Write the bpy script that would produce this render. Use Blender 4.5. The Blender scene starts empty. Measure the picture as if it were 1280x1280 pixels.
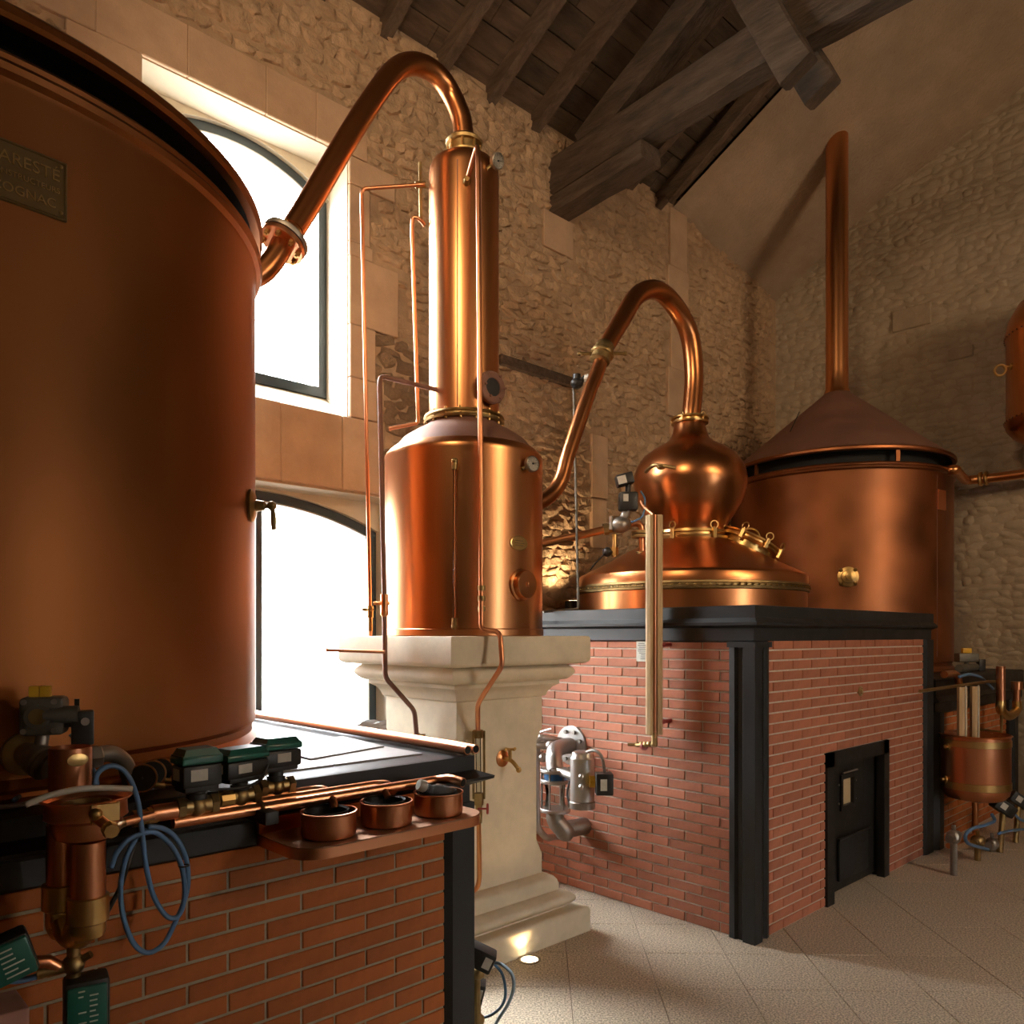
import bpy, bmesh, math, random
from mathutils import Vector, Matrix
random.seed(7)
S = bpy.context.scene
COL = S.collection
PI = math.pi

# ------------------------------------------------------------------ camera
H = 1.65; CX = 640.0; CY = 793.0; F = 989.7
TH = math.atan2(1042, 989.7)
FW = Vector((math.cos(TH), math.sin(TH), 0)); RT = Vector((math.sin(TH), -math.cos(TH), 0)); UP = Vector((0, 0, 1))
cam = bpy.data.objects.new('camera', bpy.data.cameras.new('camera')); COL.objects.link(cam)
cam.location = (0, 0, H); cam.rotation_euler = (PI/2, 0, TH - PI/2)
cam.data.sensor_width = 36; cam.data.lens = 36*F/1280; cam.data.shift_y = (CY-640)/1280
cam.data.clip_start = 0.05; cam.data.clip_end = 300
S.camera = cam

# ------------------------------------------------------------------ world and lights
world = bpy.data.worlds.new('overcast_sky'); S.world = world; world.use_nodes = True
bg = world.node_tree.nodes['Background']
_n = world.node_tree.nodes; _l = world.node_tree.links       # overcast sky: brighter towards the zenith
_tc = _n.new('ShaderNodeTexCoord'); _sx = _n.new('ShaderNodeSeparateXYZ'); _mr = _n.new('ShaderNodeMapRange')
_l.new(_tc.outputs['Generated'], _sx.inputs[0]); _l.new(_sx.outputs['Z'], _mr.inputs['Value'])
_mr.inputs['From Min'].default_value = 0.0; _mr.inputs['From Max'].default_value = 1.0
_mr.inputs['To Min'].default_value = 13.0; _mr.inputs['To Max'].default_value = 95.0
_l.new(_mr.outputs['Result'], bg.inputs['Strength'])
bg.inputs['Color'].default_value = (0.95, 0.98, 1.0, 1)
S.view_settings.view_transform = 'Standard'; S.view_settings.look = 'None'
S.view_settings.gamma = 1.0; S.view_settings.use_curve_mapping = False
S.view_settings.exposure = 0.0
S.cycles.sample_clamp_indirect = 4.0; S.cycles.blur_glossy = 1.0

def spot(name, loc, target, power, col=(1, .72, .42), size=60, blend=.6, rad=.05):
    l = bpy.data.lights.new(name, 'SPOT'); l.energy = power; l.color = col
    l.spot_size = math.radians(size); l.spot_blend = blend; l.shadow_soft_size = rad
    o = bpy.data.objects.new(name, l); COL.objects.link(o); o.location = loc
    o.rotation_euler = (Vector(target)-Vector(loc)).to_track_quat('-Z', 'Y').to_euler()
    return o
# warm hall spots, plus some added unseen for fill and raking light
WARM = (1, .70, .42)
for i, (loc, tgt, pw, sz) in enumerate((
        ((3.6, -2.6, 4.4), (5.2, 4.8, 4.0), 190, 75),
        ((-.9, 1.0, 5.2), (5.6, 4.8, 3.9), 400, 75),  # added to rake the rubble wall and bring out its relief
        ((-.4, -2.6, 4.6), (2.4, 4.8, 5.0), 360, 42),
        ((5.2, -3.0, 4.2), (8.9, 2.0, 4.4), 420, 90),
        ((3.9, -2.6, 4.0), (2.9, 3.4, 2.6), 170, 45),
        ((4.6, -2.8, 3.6), (5.2, 1.4, 0.2), 210, 80),
        ((3.4, -2.2, 3.2), (1.2, 2.1, 0.6), 95, 38),  # added fill for the near furnace front
        ((2.5, 0.6, 4.2), (2.5, -4.2, 2.6), 170, 120))):  # added to brighten the front wall that the copper reflects
    spot('hall_and_fill_spot', loc, tgt, pw, WARM, sz, .9, .5 if loc[0] in (-.9, 3.6, 5.2) else .16)

# ------------------------------------------------------------------ materials
def mat(name, col, rough=.6, metal=0.0, noise=0.0, nscale=8.0, bump=0.0, bscale=30.0, col2=None, rnd=0.0,
        coord='Object', stretch=None, emit=None, estr=0, trans=0.0, rvar=0.0, detail=6, spec=.5, bdist=.01):
    m = bpy.data.materials.new(name); m.use_nodes = True; nt = m.node_tree; N = nt.nodes; L = nt.links
    b = N['Principled BSDF']
    b.inputs['Base Color'].default_value = (*col, 1); b.inputs['Roughness'].default_value = rough
    b.inputs['Metallic'].default_value = metal; b.inputs['Specular IOR Level'].default_value = spec
    if trans: b.inputs['Transmission Weight'].default_value = trans; b.inputs['IOR'].default_value = 1.45
    if emit: b.inputs['Emission Color'].default_value = (*emit, 1); b.inputs['Emission Strength'].default_value = estr
    tc = N.new('ShaderNodeTexCoord'); vec = tc.outputs[coord]
    if stretch:
        mp = N.new('ShaderNodeMapping'); mp.inputs['Scale'].default_value = stretch; L.new(vec, mp.inputs['Vector']); vec = mp.outputs['Vector']
    out = None
    if noise or rvar or col2:
        n = N.new('ShaderNodeTexNoise'); n.inputs['Scale'].default_value = nscale; n.inputs['Detail'].default_value = 1.5 if metal else detail
        n.inputs['Roughness'].default_value = .65
        L.new(vec, n.inputs['Vector'])
        if noise or col2:
            r = N.new('ShaderNodeValToRGB'); L.new(n.outputs['Fac'], r.inputs['Fac'])
            c2 = col2 or tuple(c*(1-noise) for c in col)
            c1 = col if col2 else tuple(min(1, c*(1+noise*.5)) for c in col)
            lo_, hi_ = (.22, .78) if metal else (.34, .66); r.color_ramp.elements[0].position = lo_; r.color_ramp.elements[1].position = hi_
            r.color_ramp.elements[0].color = (*c2, 1); r.color_ramp.elements[1].color = (*c1, 1)
            out = r.outputs['Color']; L.new(out, b.inputs['Base Color'])
        if rvar:
            mr = N.new('ShaderNodeMapRange'); mr.inputs['From Min'].default_value = .3; mr.inputs['From Max'].default_value = .7
            mr.inputs['To Min'].default_value = max(.03, rough-rvar); mr.inputs['To Max'].default_value = rough+rvar
            L.new(n.outputs['Fac'], mr.inputs['Value']); L.new(mr.outputs['Result'], b.inputs['Roughness'])
    if rnd:
        oi = N.new('ShaderNodeObjectInfo'); hs = N.new('ShaderNodeHueSaturation')
        mr = N.new('ShaderNodeMapRange'); mr.inputs['To Min'].default_value = 1-rnd; mr.inputs['To Max'].default_value = 1+rnd
        L.new(oi.outputs['Random'], mr.inputs['Value']); L.new(mr.outputs['Result'], hs.inputs['Value'])
        if out is None: hs.inputs['Color'].default_value = (*col, 1)
        else: L.new(out, hs.inputs['Color'])
        L.new(hs.outputs['Color'], b.inputs['Base Color'])
    if bump:
        n2 = N.new('ShaderNodeTexNoise'); n2.inputs['Scale'].default_value = bscale; n2.inputs['Detail'].default_value = 5
        L.new(vec, n2.inputs['Vector'])
        bp = N.new('ShaderNodeBump'); bp.inputs['Strength'].default_value = bump; bp.inputs['Distance'].default_value = bdist
        L.new(n2.outputs['Fac'], bp.inputs['Height']); L.new(bp.outputs['Normal'], b.inputs['Normal'])
    return m

M = {}
M['copper'] = mat('burnished_copper', (.72, .32, .13), .30, 1, noise=.2, nscale=2.2, stretch=(1, 1, .35))
M['copper_far'] = mat('aged_far_tank_copper', (.37, .14, .058), .42, 1, noise=.55, nscale=2.2, rvar=.06)
M['copper_tank'] = mat('aged_tank_copper', (.38, .135, .042), .50, 1, noise=.38, nscale=2.4, rvar=.05, bump=.12, bscale=40, bdist=.002, stretch=(1, 1, .45))
M['copper_bright'] = mat('bright_copper', (.74, .33, .17), .32, 1)
M['copper_dark'] = mat('dark_hood_copper', (.27, .14, .10), .6, .5, noise=.25, nscale=4, rvar=.08)
M['copper_neck'] = mat('polished_copper', (.58, .235, .09), .28, 1, noise=.1, nscale=2)
M['brass'] = mat('brass', (.66, .44, .17), .33, 1)
M['brass_dull'] = mat('dull_brass', (.40, .28, .12), .45, 1, noise=.3, nscale=25, rvar=.08)
M['bronze_plate'] = mat('bronze_plate', (.30, .19, .07), .5, .7, noise=.25, nscale=20, rvar=.08)
M['steel'] = mat('brushed_steel', (.62, .60, .57), .38, 1)
M['steel_dull'] = mat('dull_cast_steel', (.36, .33, .29), .48, .9, noise=.25, nscale=18, rvar=.06)
M['grey_cast'] = mat('grey_cast_alloy', (.16, .15, .125), .55, .5, noise=.2, nscale=20)
M['black_plastic'] = mat('black_plastic', (.018, .017, .015), .45, 0, noise=.2, nscale=15)
M['black_iron'] = mat('black_painted_iron', (.012, .013, .014), .5, 0, noise=.45, nscale=7, rvar=.1, bump=.15, bscale=18, bdist=.003)
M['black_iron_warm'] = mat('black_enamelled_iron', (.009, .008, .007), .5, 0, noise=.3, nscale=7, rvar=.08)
M['gap_shade'] = mat('gap_shade_black', (.006, .006, .006), .8)  # near-black painted in for shade inside openings; also colours the hood seam
M['green'] = mat('green_actuator_cover', (.012, .12, .085), .3, 0, noise=.2, nscale=12)
M['yellow'] = mat('yellow_cap', (.72, .42, .03), .45)
M['blue_hose'] = mat('blue_hose', (.10, .22, .42), .38)
M['white_hose'] = mat('translucent_white_hose', (.55, .52, .44), .35)
M['label'] = mat('pale_label', (.62, .60, .52), .6, noise=.1, nscale=60)
M['white'] = mat('white_enamel_dial', (.75, .73, .66), .4)
M['red'] = mat('red_handwheel', (.30, .035, .03), .4)
M['blue_paint'] = mat('blue_painted_metal', (.03, .12, .28), .35)
M['brick_b'] = mat('red_brick', (.42, .145, .075), .75, 0, noise=.16, nscale=14, rnd=.14, bump=.2, bscale=90, bdist=.002)
M['brick_a'] = mat('orange_red_brick', (.38, .105, .018), .75, 0, noise=.14, nscale=14, rnd=.12, bump=.2, bscale=90, bdist=.002)
M['mortar'] = mat('grey_mortar', (.58, .50, .40), .9, 0, noise=.15, nscale=30, bump=.3, bscale=120, bdist=.003)
M['mortar_a'] = mat('dark_grey_mortar', (.36, .31, .22), .9, 0, noise=.15, nscale=30, bump=.3, bscale=120, bdist=.003)
M['limestone'] = mat('cream_limestone', (.76, .66, .48), .75, 0, noise=.13, nscale=5, bump=.15, bscale=60, bdist=.003)
M['ashlar'] = mat('dressed_ashlar', (.54, .37, .24), .85, 0, noise=.14, nscale=4, bump=.35, bscale=70, bdist=.004, rnd=.05)
M['stone'] = mat('rubble_stone', (.50, .345, .215), .9, 0, noise=.22, nscale=6, bump=1.0, bscale=16, bdist=.04)
M['wall'] = mat('lime_pointing', (.44, .305, .19), .92, 0, noise=.22, nscale=5, bump=.8, bscale=16, bdist=.02)
M['stone_end'] = mat('limewashed_rubble', (.44, .36, .26), .9, 0, noise=.15, nscale=5, bump=.6, bscale=24, bdist=.012)
M['wall_end'] = mat('limewashed_pointing', (.39, .31, .22), .92, 0, noise=.15, nscale=5, bump=.8, bscale=16, bdist=.02)
M['plaster'] = mat('rough_ceiling_plaster', (.42, .32, .23), .95, 0, noise=.14, nscale=2.5, bump=.8, bscale=28, bdist=.02)
M['reveal'] = mat('cream_window_reveal', (.66, .59, .46), .8, 0, noise=.1, nscale=3, bump=.15, bscale=40, bdist=.004)
M['oak'] = mat('old_grey_oak', (.125, .088, .06), .85, 0, col2=(.05, .034, .022), nscale=5, bump=.7, bscale=14, bdist=.012, stretch=(3, .6, 3))
M['rafter'] = mat('brown_rafter_wood', (.15, .10, .065), .85, 0, col2=(.07, .045, .028), nscale=6, bump=.6, bscale=14, bdist=.01, stretch=(3, .6, 3))
M['plank'] = mat('dark_roof_boards', (.13, .085, .052), .9, 0, col2=(.06, .038, .023), nscale=4, rnd=.3, bump=.6, bscale=18, bdist=.008, stretch=(.6, 3, 3))
M['pine'] = mat('varnished_pine', (.58, .41, .22), .45, 0, noise=.2, nscale=8, stretch=(6, 6, .5))
M['frame'] = mat('dark_blue_grey_window_frame', (.035, .05, .06), .4)
M['tile'] = mat('speckled_granite_tile', (.66, .55, .41), .5, 0, noise=.62, nscale=110, detail=2, rnd=.035, spec=.4)
M['joint'] = mat('floor_joint', (.25, .20, .15), .9)
M['slab'] = mat('pale_hob_tile', (.34, .30, .28), .5, 0, noise=.12, nscale=5, rvar=.05)
M['gravel'] = mat('pale_courtyard_gravel', (.3, .28, .25), .95, noise=.1, nscale=3)
M['lamp_glass'] = mat('lit_lamp_glass', (1, .9, .7), .4, emit=(1, .80, .52), estr=9)
M['peep'] = mat('peep_glass', (.55, .42, .24), .12, spec=.8)
def glass(name, tint=(1, 1, 1), rough=0.0, mixf=.12):
    m = bpy.data.materials.new(name); m.use_nodes = True; nt = m.node_tree; N = nt.nodes; L = nt.links
    N.remove(N['Principled BSDF'])
    t = N.new('ShaderNodeBsdfTransparent'); t.inputs['Color'].default_value = (*tint, 1)
    g = N.new('ShaderNodeBsdfGlossy'); g.inputs['Roughness'].default_value = rough
    x = N.new('ShaderNodeMixShader')
    fr = N.new('ShaderNodeFresnel'); fr.inputs['IOR'].default_value = 1.45
    L.new(fr.outputs[0], x.inputs[0]) ; L.new(t.outputs[0], x.inputs[1]); L.new(g.outputs[0], x.inputs[2])
    L.new(x.outputs[0], N['Material Output'].inputs['Surface'])
    return m
M['glass'] = glass('window_glass')
M['clear'] = glass('clear_tube_glass', (.86, .88, .86), .02)

# ------------------------------------------------------------------ geometry helpers
def rayd(px, py): return FW + RT*((px-CX)/F) + UP*((CY-py)/F)
def onX(px, py, x): r = rayd(px, py); return Vector((0, 0, H)) + r*(x/r.x)
def onY(px, py, y): r = rayd(px, py); return Vector((0, 0, H)) + r*(y/r.y)
def onZ(px, py, z): r = rayd(px, py); return Vector((0, 0, H)) + r*((z-H)/r.z)

class MB:
    def __init__(s): s.bm = bmesh.new()
    def faces(s, vs, fs, T=None):
        vv = [s.bm.verts.new(T @ Vector(v) if T else Vector(v)) for v in vs]
        for f in fs:
            try: s.bm.faces.new([vv[i] for i in f])
            except ValueError: pass
        return s
    def box(s, x0, x1, y0, y1, z0, z1, T=None):
        v = [(x, y, z) for x in (x0, x1) for y in (y0, y1) for z in (z0, z1)]
        return s.faces(v, [(0, 1, 3, 2), (4, 6, 7, 5), (0, 4, 5, 1), (2, 3, 7, 6), (0, 2, 6, 4), (1, 5, 7, 3)], T)
    def rbox(s, x0, x1, y0, y1, z0, z1, r=.01, T=None, seg=2):
        b = bmesh.new(); t = MB.__new__(MB); t.bm = b; t.box(x0, x1, y0, y1, z0, z1)
        bmesh.ops.recalc_face_normals(b, faces=b.faces)
        bmesh.ops.bevel(b, geom=list(b.edges), offset=r, segments=seg, affect='EDGES', profile=.5)
        return s.merge(b, T)
    def merge(s, b, T=None):
        if T is not None: b.transform(T)
        me = bpy.data.meshes.new('tmp'); b.to_mesh(me); b.free(); s.bm.from_mesh(me); bpy.data.meshes.remove(me); return s
    def prism(s, pts, h0, h1, T=None, axis='z'):
        n = len(pts)
        def P(p, h):
            return {'z': (p[0], p[1], h), 'y': (p[0], h, p[1]), 'x': (h, p[0], p[1])}[axis]
        return s.faces([P(p, h0) for p in pts] + [P(p, h1) for p in pts],
                       [tuple(range(n))[::-1], tuple(range(n, 2*n))] + [(i, (i+1) % n, n+(i+1) % n, n+i) for i in range(n)], T)
    def lathe(s, prof, n=48, T=None, a0=0, a1=2*PI, caps=True):
        full = abs(a1-a0-2*PI) < 1e-6; k = n if full else n+1
        vs = []; 
        for r, z in prof:
            for i in range(k):
                a = a0+(a1-a0)*i/n; vs.append((r*math.cos(a), r*math.sin(a), z))
        fs = []
        for j in range(len(prof)-1):
            for i in range(n):
                i2 = (i+1) % k if full else i+1
                fs.append((j*k+i, j*k+i2, (j+1)*k+i2, (j+1)*k+i))
        if caps and full:
            if prof[0][0] > 1e-5: fs.append(tuple(range(k))[::-1])
            if prof[-1][0] > 1e-5: fs.append(tuple((len(prof)-1)*k+i for i in range(k)))
        s.faces(vs, fs, T); 
        bmesh.ops.remove_doubles(s.bm, verts=s.bm.verts, dist=1e-6); return s
    def cyl(s, p0, p1, r, n=20, r1=None):
        p0 = Vector(p0); p1 = Vector(p1); d = p1-p0
        T = Matrix.Translation(p0) @ d.to_track_quat('Z', 'Y').to_matrix().to_4x4()
        return s.lathe([(r, 0), (r if r1 is None else r1, d.length)], n, T)
    def at(s, p, d, prof, n=32):
        T = Matrix.Translation(Vector(p)) @ Vector(d).to_track_quat('Z', 'Y').to_matrix().to_4x4()
        return s.lathe(prof, n, T)
    def torus(s, p, d, R, r, n=24, m=8, arc=2*PI):
        T = Matrix.Translation(Vector(p)) @ Vector(d).to_track_quat('Z', 'Y').to_matrix().to_4x4()
        full = arc >= 2*PI-1e-6; k = n if full else n+1; vs = []
        for i in range(k):
            a = arc*i/n
            for j in range(m):
                b = 2*PI*j/m; vs.append(((R+r*math.cos(b))*math.cos(a), (R+r*math.cos(b))*math.sin(a), r*math.sin(b)))
        fs = [(i*m+j, ((i+1) % k)*m+j, ((i+1) % k)*m+(j+1) % m, i*m+(j+1) % m) for i in range(n) for j in range(m)]
        return s.faces(vs, fs, T)
    def ball(s, p, r, sx=1, sy=1, sz=1, n=16):
        b = bmesh.new(); bmesh.ops.create_uvsphere(b, u_segments=n, v_segments=n//2, radius=r)
        return s.merge(b, Matrix.Translation(Vector(p)) @ Matrix.Diagonal((sx, sy, sz, 1)))
    def tube(s, pts, r, n=14, corner=0, smooth=0, radii=None, hollow=False):
        pts = [Vector(p) for p in pts]
        if corner:
            q = [pts[0]]
            for a, b, c in zip(pts, pts[1:], pts[2:]):
                u = (a-b); v = (c-b); k = min(corner, u.length*.45, v.length*.45); u = b+u.normalized()*k; v = b+v.normalized()*k
                for t in (0, .25, .5, .75, 1): q.append(u*(1-t)**2 + b*2*t*(1-t) + v*t*t)
            q.append(pts[-1]); pts = q
        if smooth:
            q = []; P = [2*pts[0]-pts[1]] + pts + [2*pts[-1]-pts[-2]]
            for i in range(1, len(P)-2):
                a, b, c, d = P[i-1:i+3]
                for k in range(smooth):
                    t = k/smooth; q.append(.5*((2*b)+(c-a)*t+(2*a-5*b+4*c-d)*t*t+(3*b-a-3*c+d)*t**3))
            q.append(pts[-1])
            if radii:
                rr = []
                for i in range(len(radii)-1):
                    for k in range(smooth): rr.append(radii[i]+(radii[i+1]-radii[i])*k/smooth)
                rr.append(radii[-1]); radii = rr
            pts = q
        N_ = len(pts); tan = [(pts[min(i+1, N_-1)]-pts[max(i-1, 0)]).normalized() for i in range(N_)]
        nrm = tan[0].orthogonal().normalized(); vs = []
        for i in range(N_):
            if i:
                nrm = nrm - tan[i]*nrm.dot(tan[i]); nrm.normalize()
            bi = tan[i].cross(nrm); rad = radii[i] if radii else r
            for j in range(n):
                a = 2*PI*j/n; vs.append(tuple(pts[i] + (nrm*math.cos(a)+bi*math.sin(a))*rad))
        fs = [(i*n+j, i*n+(j+1) % n, (i+1)*n+(j+1) % n, (i+1)*n+j) for i in range(N_-1) for j in range(n)]
        fs += [tuple(range(n))[::-1]] + ([] if hollow else [tuple((N_-1)*n+j for j in range(n))])
        return s.faces(vs, fs)
    def build(s, name, m, parent=None, smooth=35, label=None, kind=None):
        bmesh.ops.recalc_face_normals(s.bm, faces=s.bm.faces)
        me = bpy.data.meshes.new(name); s.bm.to_mesh(me); s.bm.free()
        if smooth:
            me.shade_smooth(); me.set_sharp_from_angle(angle=math.radians(smooth))
        me.materials.append(m if not isinstance(m, str) else M[m])
        o = bpy.data.objects.new(name, me); COL.objects.link(o)
        adopt(o, parent)
        if label: o['label'] = label
        if kind: o['kind'] = kind
        return o

def world_loc(o):
    v = Vector((0, 0, 0))
    while o is not None:
        v += o.location + o.matrix_parent_inverse.translation; o = o.parent
    return v
def adopt(o, parent):
    if parent is not None:
        o.parent = parent; o.matrix_parent_inverse = Matrix.Translation(-world_loc(parent))
def thing(name, label, cat, loc, group=None):
    o = bpy.data.objects.new(name, None); o.empty_display_size = .05; COL.objects.link(o); o.location = loc
    o['label'] = label; o['category'] = cat
    if group: o['group'] = group
    return o
def tag(o, label, cat, group=None):
    o['label'] = label; o['category'] = cat
    if group: o['group'] = group
    return o
def struct(o): o['kind'] = 'structure'; return o
def inst(name, me, T, parent):
    o = bpy.data.objects.new(name, me); COL.objects.link(o)
    if parent is not None:
        o.parent = parent; o.matrix_parent_inverse = Matrix.Translation(-world_loc(parent))
    o.matrix_basis = T
    return o
def Rz(a): return Matrix.Rotation(a, 4, 'Z')
def Tr(*v): return Matrix.Translation(Vector(v))
def frame_of(p, xdir, zdir):   # local frame: x along xdir, z along zdir
    x = Vector(xdir).normalized(); z = Vector(zdir); z = (z-x*z.dot(x)).normalized(); y = z.cross(x)
    m = Matrix((x, y, z)).transposed().to_4x4(); m.translation = Vector(p); return m
def square_rings(rect, prof):   # rect x0,x1,y0,y1 ; prof [(inset, z)]
    x0, x1, y0, y1 = rect; b = MB(); vs = []
    for o, z in prof: vs += [(x0+o, y0+o, z), (x1-o, y0+o, z), (x1-o, y1-o, z), (x0+o, y1-o, z)]
    n = len(prof); fs = [(j*4+i, j*4+(i+1) % 4, (j+1)*4+(i+1) % 4, (j+1)*4+i) for j in range(n-1) for i in range(4)]
    fs += [(3, 2, 1, 0), tuple(4*(n-1)+i for i in range(4))]
    return b.faces(vs, fs)
def text_mesh(s, size, T, m, parent, name='lettering', ext=.002, align='CENTER'):
    c = bpy.data.curves.new('t', 'FONT'); c.body = s; c.size = size; c.extrude = ext; c.align_x = align; c.resolution_u = 3
    o = bpy.data.objects.new('t', c); COL.objects.link(o)
    bpy.context.view_layer.update()
    me = bpy.data.meshes.new_from_object(o.evaluated_get(bpy.context.evaluated_depsgraph_get()))
    bpy.data.objects.remove(o); bpy.data.curves.remove(c)
    me.transform(T); me.name = name; me.materials.clear(); me.materials.append(M[m])
    q = bpy.data.objects.new(name, me); COL.objects.link(q); adopt(q, parent); return q
#@@STRUCT
# ------------------------------------------------------------------ room shell
YW = 4.8; XE = 9.01; XL = -4.0; YF = -4.2; TK = .38
def roofz(x, y):
    yr = .4
    return 6.08 + .52*(YW-y) if y > yr else 6.08 + .52*(YW-yr) - .52*(yr-y)
# floor: joint bed + square granite tiles laid at 45 degrees
b = MB(); b.box(XL-.3, XE+.3, YF-.3, YW+.3, -.12, -.006)
floor = struct(b.build('floor', 'joint', smooth=0))
tp = .41; ft = math.atan2(FW.y, FW.x) - math.radians(1.6)
fa = Vector((math.cos(ft), math.sin(ft), 0)); fb = Vector((fa.y, -fa.x, 0))
o0 = onZ(807, 1191, 0)
def tile_mesh():
    b = MB(); g = tp/2-.0016; e = .002
    vs = [(-g, -g, -.02), (g, -g, -.02), (g, g, -.02), (-g, g, -.02), (-g, -g, -e), (g, -g, -e), (g, g, -e), (-g, g, -e),
          (-g+e, -g+e, 0), (g-e, -g+e, 0), (g-e, g-e, 0), (-g+e, g-e, 0)]
    b.faces(vs, [(0, 1, 5, 4), (1, 2, 6, 5), (2, 3, 7, 6), (3, 0, 4, 7), (4, 5, 9, 8), (5, 6, 10, 9), (6, 7, 11, 10), (7, 4, 8, 11), (8, 9, 10, 11)])
    bmesh.ops.recalc_face_normals(b.bm, faces=b.bm.faces)
    me = bpy.data.meshes.new('floor_tile'); b.bm.to_mesh(me); b.bm.free(); me.materials.append(M['tile']); return me
tm = tile_mesh(); rest = MB(); ntile = 0
for i in range(-30, 31):
    for j in range(-30, 31):
        c = o0 + fa*((i+.5)*tp) + fb*((j+.5)*tp)
        if not (XL < c.x < XE+.05 and YF < c.y < YW+.05): continue
        d = c.dot(FW); lat = c.dot(RT)
        T = Tr(c.x, c.y, random.uniform(-.0006, .0006)) @ Rz(ft)
        under = (c.x < 1.5 and c.y > 2.5) or (4.1 < c.x and c.y > 2.5)
        if d > 2.6 and abs(lat) < d*.70+.4 and not under and ntile < 290:
            inst('tile', tm, T, floor); ntile += 1
        else:
            t = bmesh.new(); t.from_mesh(tm); rest.merge(t, T)
rest.build('outer_tiles', 'tile', floor, smooth=0, kind='stuff')

# back wall (window wall) with its two openings
W1 = (1.6, 2.975, 3.167, 4.99); D2 = (1.47, 3.40, .86, 2.64)
b = MB(); y0, y1 = YW, YW+TK
b.box(XL-.3, XE, y0, y1, 0, .86); b.box(XL-.3, 1.47, y0, y1, .86, 2.64); b.box(3.40, XE, y0, y1, .86, 2.64)
b.box(XL-.3, XE, y0, y1, 2.64, 3.167)
b.box(XL-.3, 1.6, y0, y1, 3.167, 4.99); b.box(2.975, XE, y0, y1, 3.167, 4.99)
b.box(XL-.3, XE, y0, y1, 4.99, 6.22)
wb = struct(b.build('wall_back', 'wall', smooth=0))
# end wall (right), gable
b = MB(); b.prism([(YF, 0), (YW+TK, 0), (YW+TK, 6.2), (.4, 8.6), (YF, 6.1)], XE, XE+.35, axis='x')
we = struct(b.build('wall_right', 'wall_end', smooth=0))
b = MB(); b.prism([(YF, 0), (YW+TK, 0), (YW+TK, 6.2), (.4, 8.6), (YF, 6.1)], XL-.35, XL, axis='x')
struct(b.build('wall_left', 'wall_end', smooth=0))
b = MB(); W3 = (3.7, 4.25, .9, 3.0)      # unseen narrow window, added behind the camera for daylight and copper highlights
b.box(XL-.3, W3[0], YF-.35, YF, 0, 6.3); b.box(W3[1], XE+.3, YF-.35, YF, 0, 6.3); b.box(W3[0], W3[1], YF-.35, YF, 0, W3[2]); b.box(W3[0], W3[1], YF-.35, YF, W3[3], 6.3)
struct(b.build('wall_front', 'wall_end', smooth=0))
b = MB(); b.box(W3[0], W3[1], YF-.2, YF-.195, W3[2], W3[3]); struct(b.build('added_window', 'glass', smooth=0))

# rubble stones: irregular pillows standing proud of the pointing
def stone_mesh(k, mt):
    rnd = random.Random(100+k); n = 8; b = MB(); out = []; mid = []
    for i in range(n):
        a = 2*PI*i/n + rnd.uniform(-.25, .25)
        cx = math.copysign(abs(math.cos(a))**.75, math.cos(a)); cy = math.copysign(abs(math.sin(a))**.75, math.sin(a))
        r = rnd.uniform(.74, 1.2); out.append((.5*cx*r, 0.06, .5*cy*r)); mid.append((.45*cx*r*rnd.uniform(.75, 1), -rnd.uniform(.2, 1.0), .44*cy*r*rnd.uniform(.7, 1)))
    top = (rnd.uniform(-.15, .15), -rnd.uniform(.7, 1.1), rnd.uniform(-.15, .15))
    vs = out+mid+[top]; fs = [(i, (i+1) % n, n+(i+1) % n, n+i) for i in range(n)] + [(n+i, n+(i+1) % n, 2*n) for i in range(n)]
    b.faces(vs, fs); bmesh.ops.recalc_face_normals(b.bm, faces=b.bm.faces)
    me = bpy.data.meshes.new('stone'); b.bm.to_mesh(me); b.bm.free(); me.shade_smooth(); me.set_sharp_from_angle(angle=math.radians(32)) if mt == 'stone' else None; me.materials.append(M[mt]); return me
def rubble(parent, mt, u0, u1, z0, z1, skip, place, seed, sw, sh, dep, limit, sight):
    rnd = random.Random(seed); meshes = [stone_mesh(seed*20+k, mt) for k in range(14)]
    items = []; z = z0
    while z < z1:
        h = sh*rnd.uniform(.7, 1.35); u = u0 + rnd.uniform(-.1, 0)
        while u < u1:
            w = sw*rnd.uniform(.55, 1.5); cu = u+w/2; cz = z+h/2+rnd.uniform(-.018, .018)
            u += w*.93
            if skip(cu, cz, w/2, h/2): continue
            items.append((cu, cz, w*1.04, h*1.06, rnd.uniform(-.3, .3), dep*rnd.uniform(.6, 1.25), rnd.randrange(14)))
        z += h*.98
    items.sort(key=lambda t: sight(t[0], t[1]))
    st = MB()
    for k, (cu, cz, w, h, ro, dp, mi) in enumerate(items):
        T = place(cu, cz) @ Matrix.Rotation(ro, 4, 'Y') @ Matrix.Diagonal((w, dp, h, 1))
        if k < limit: inst('stone', meshes[mi], T, parent)
        else:
            t = bmesh.new(); t.from_mesh(meshes[mi]); st.merge_fast(t, T) if hasattr(st, 'merge_fast') else st.merge(t, T)
    if len(items) > limit: 
        o = st.build('rubble_stones', mt, parent, smooth=32 if mt == 'stone' else 180, kind='stuff')
def merge_fast(s, b, T):
    b.transform(T); vm = {}
    for v in b.verts: vm[v.index] = s.bm.verts.new(v.co)
    for f in b.faces: s.bm.faces.new([vm[v.index] for v in f.verts])
    b.free()
MB.merge_fast = merge_fast
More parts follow.
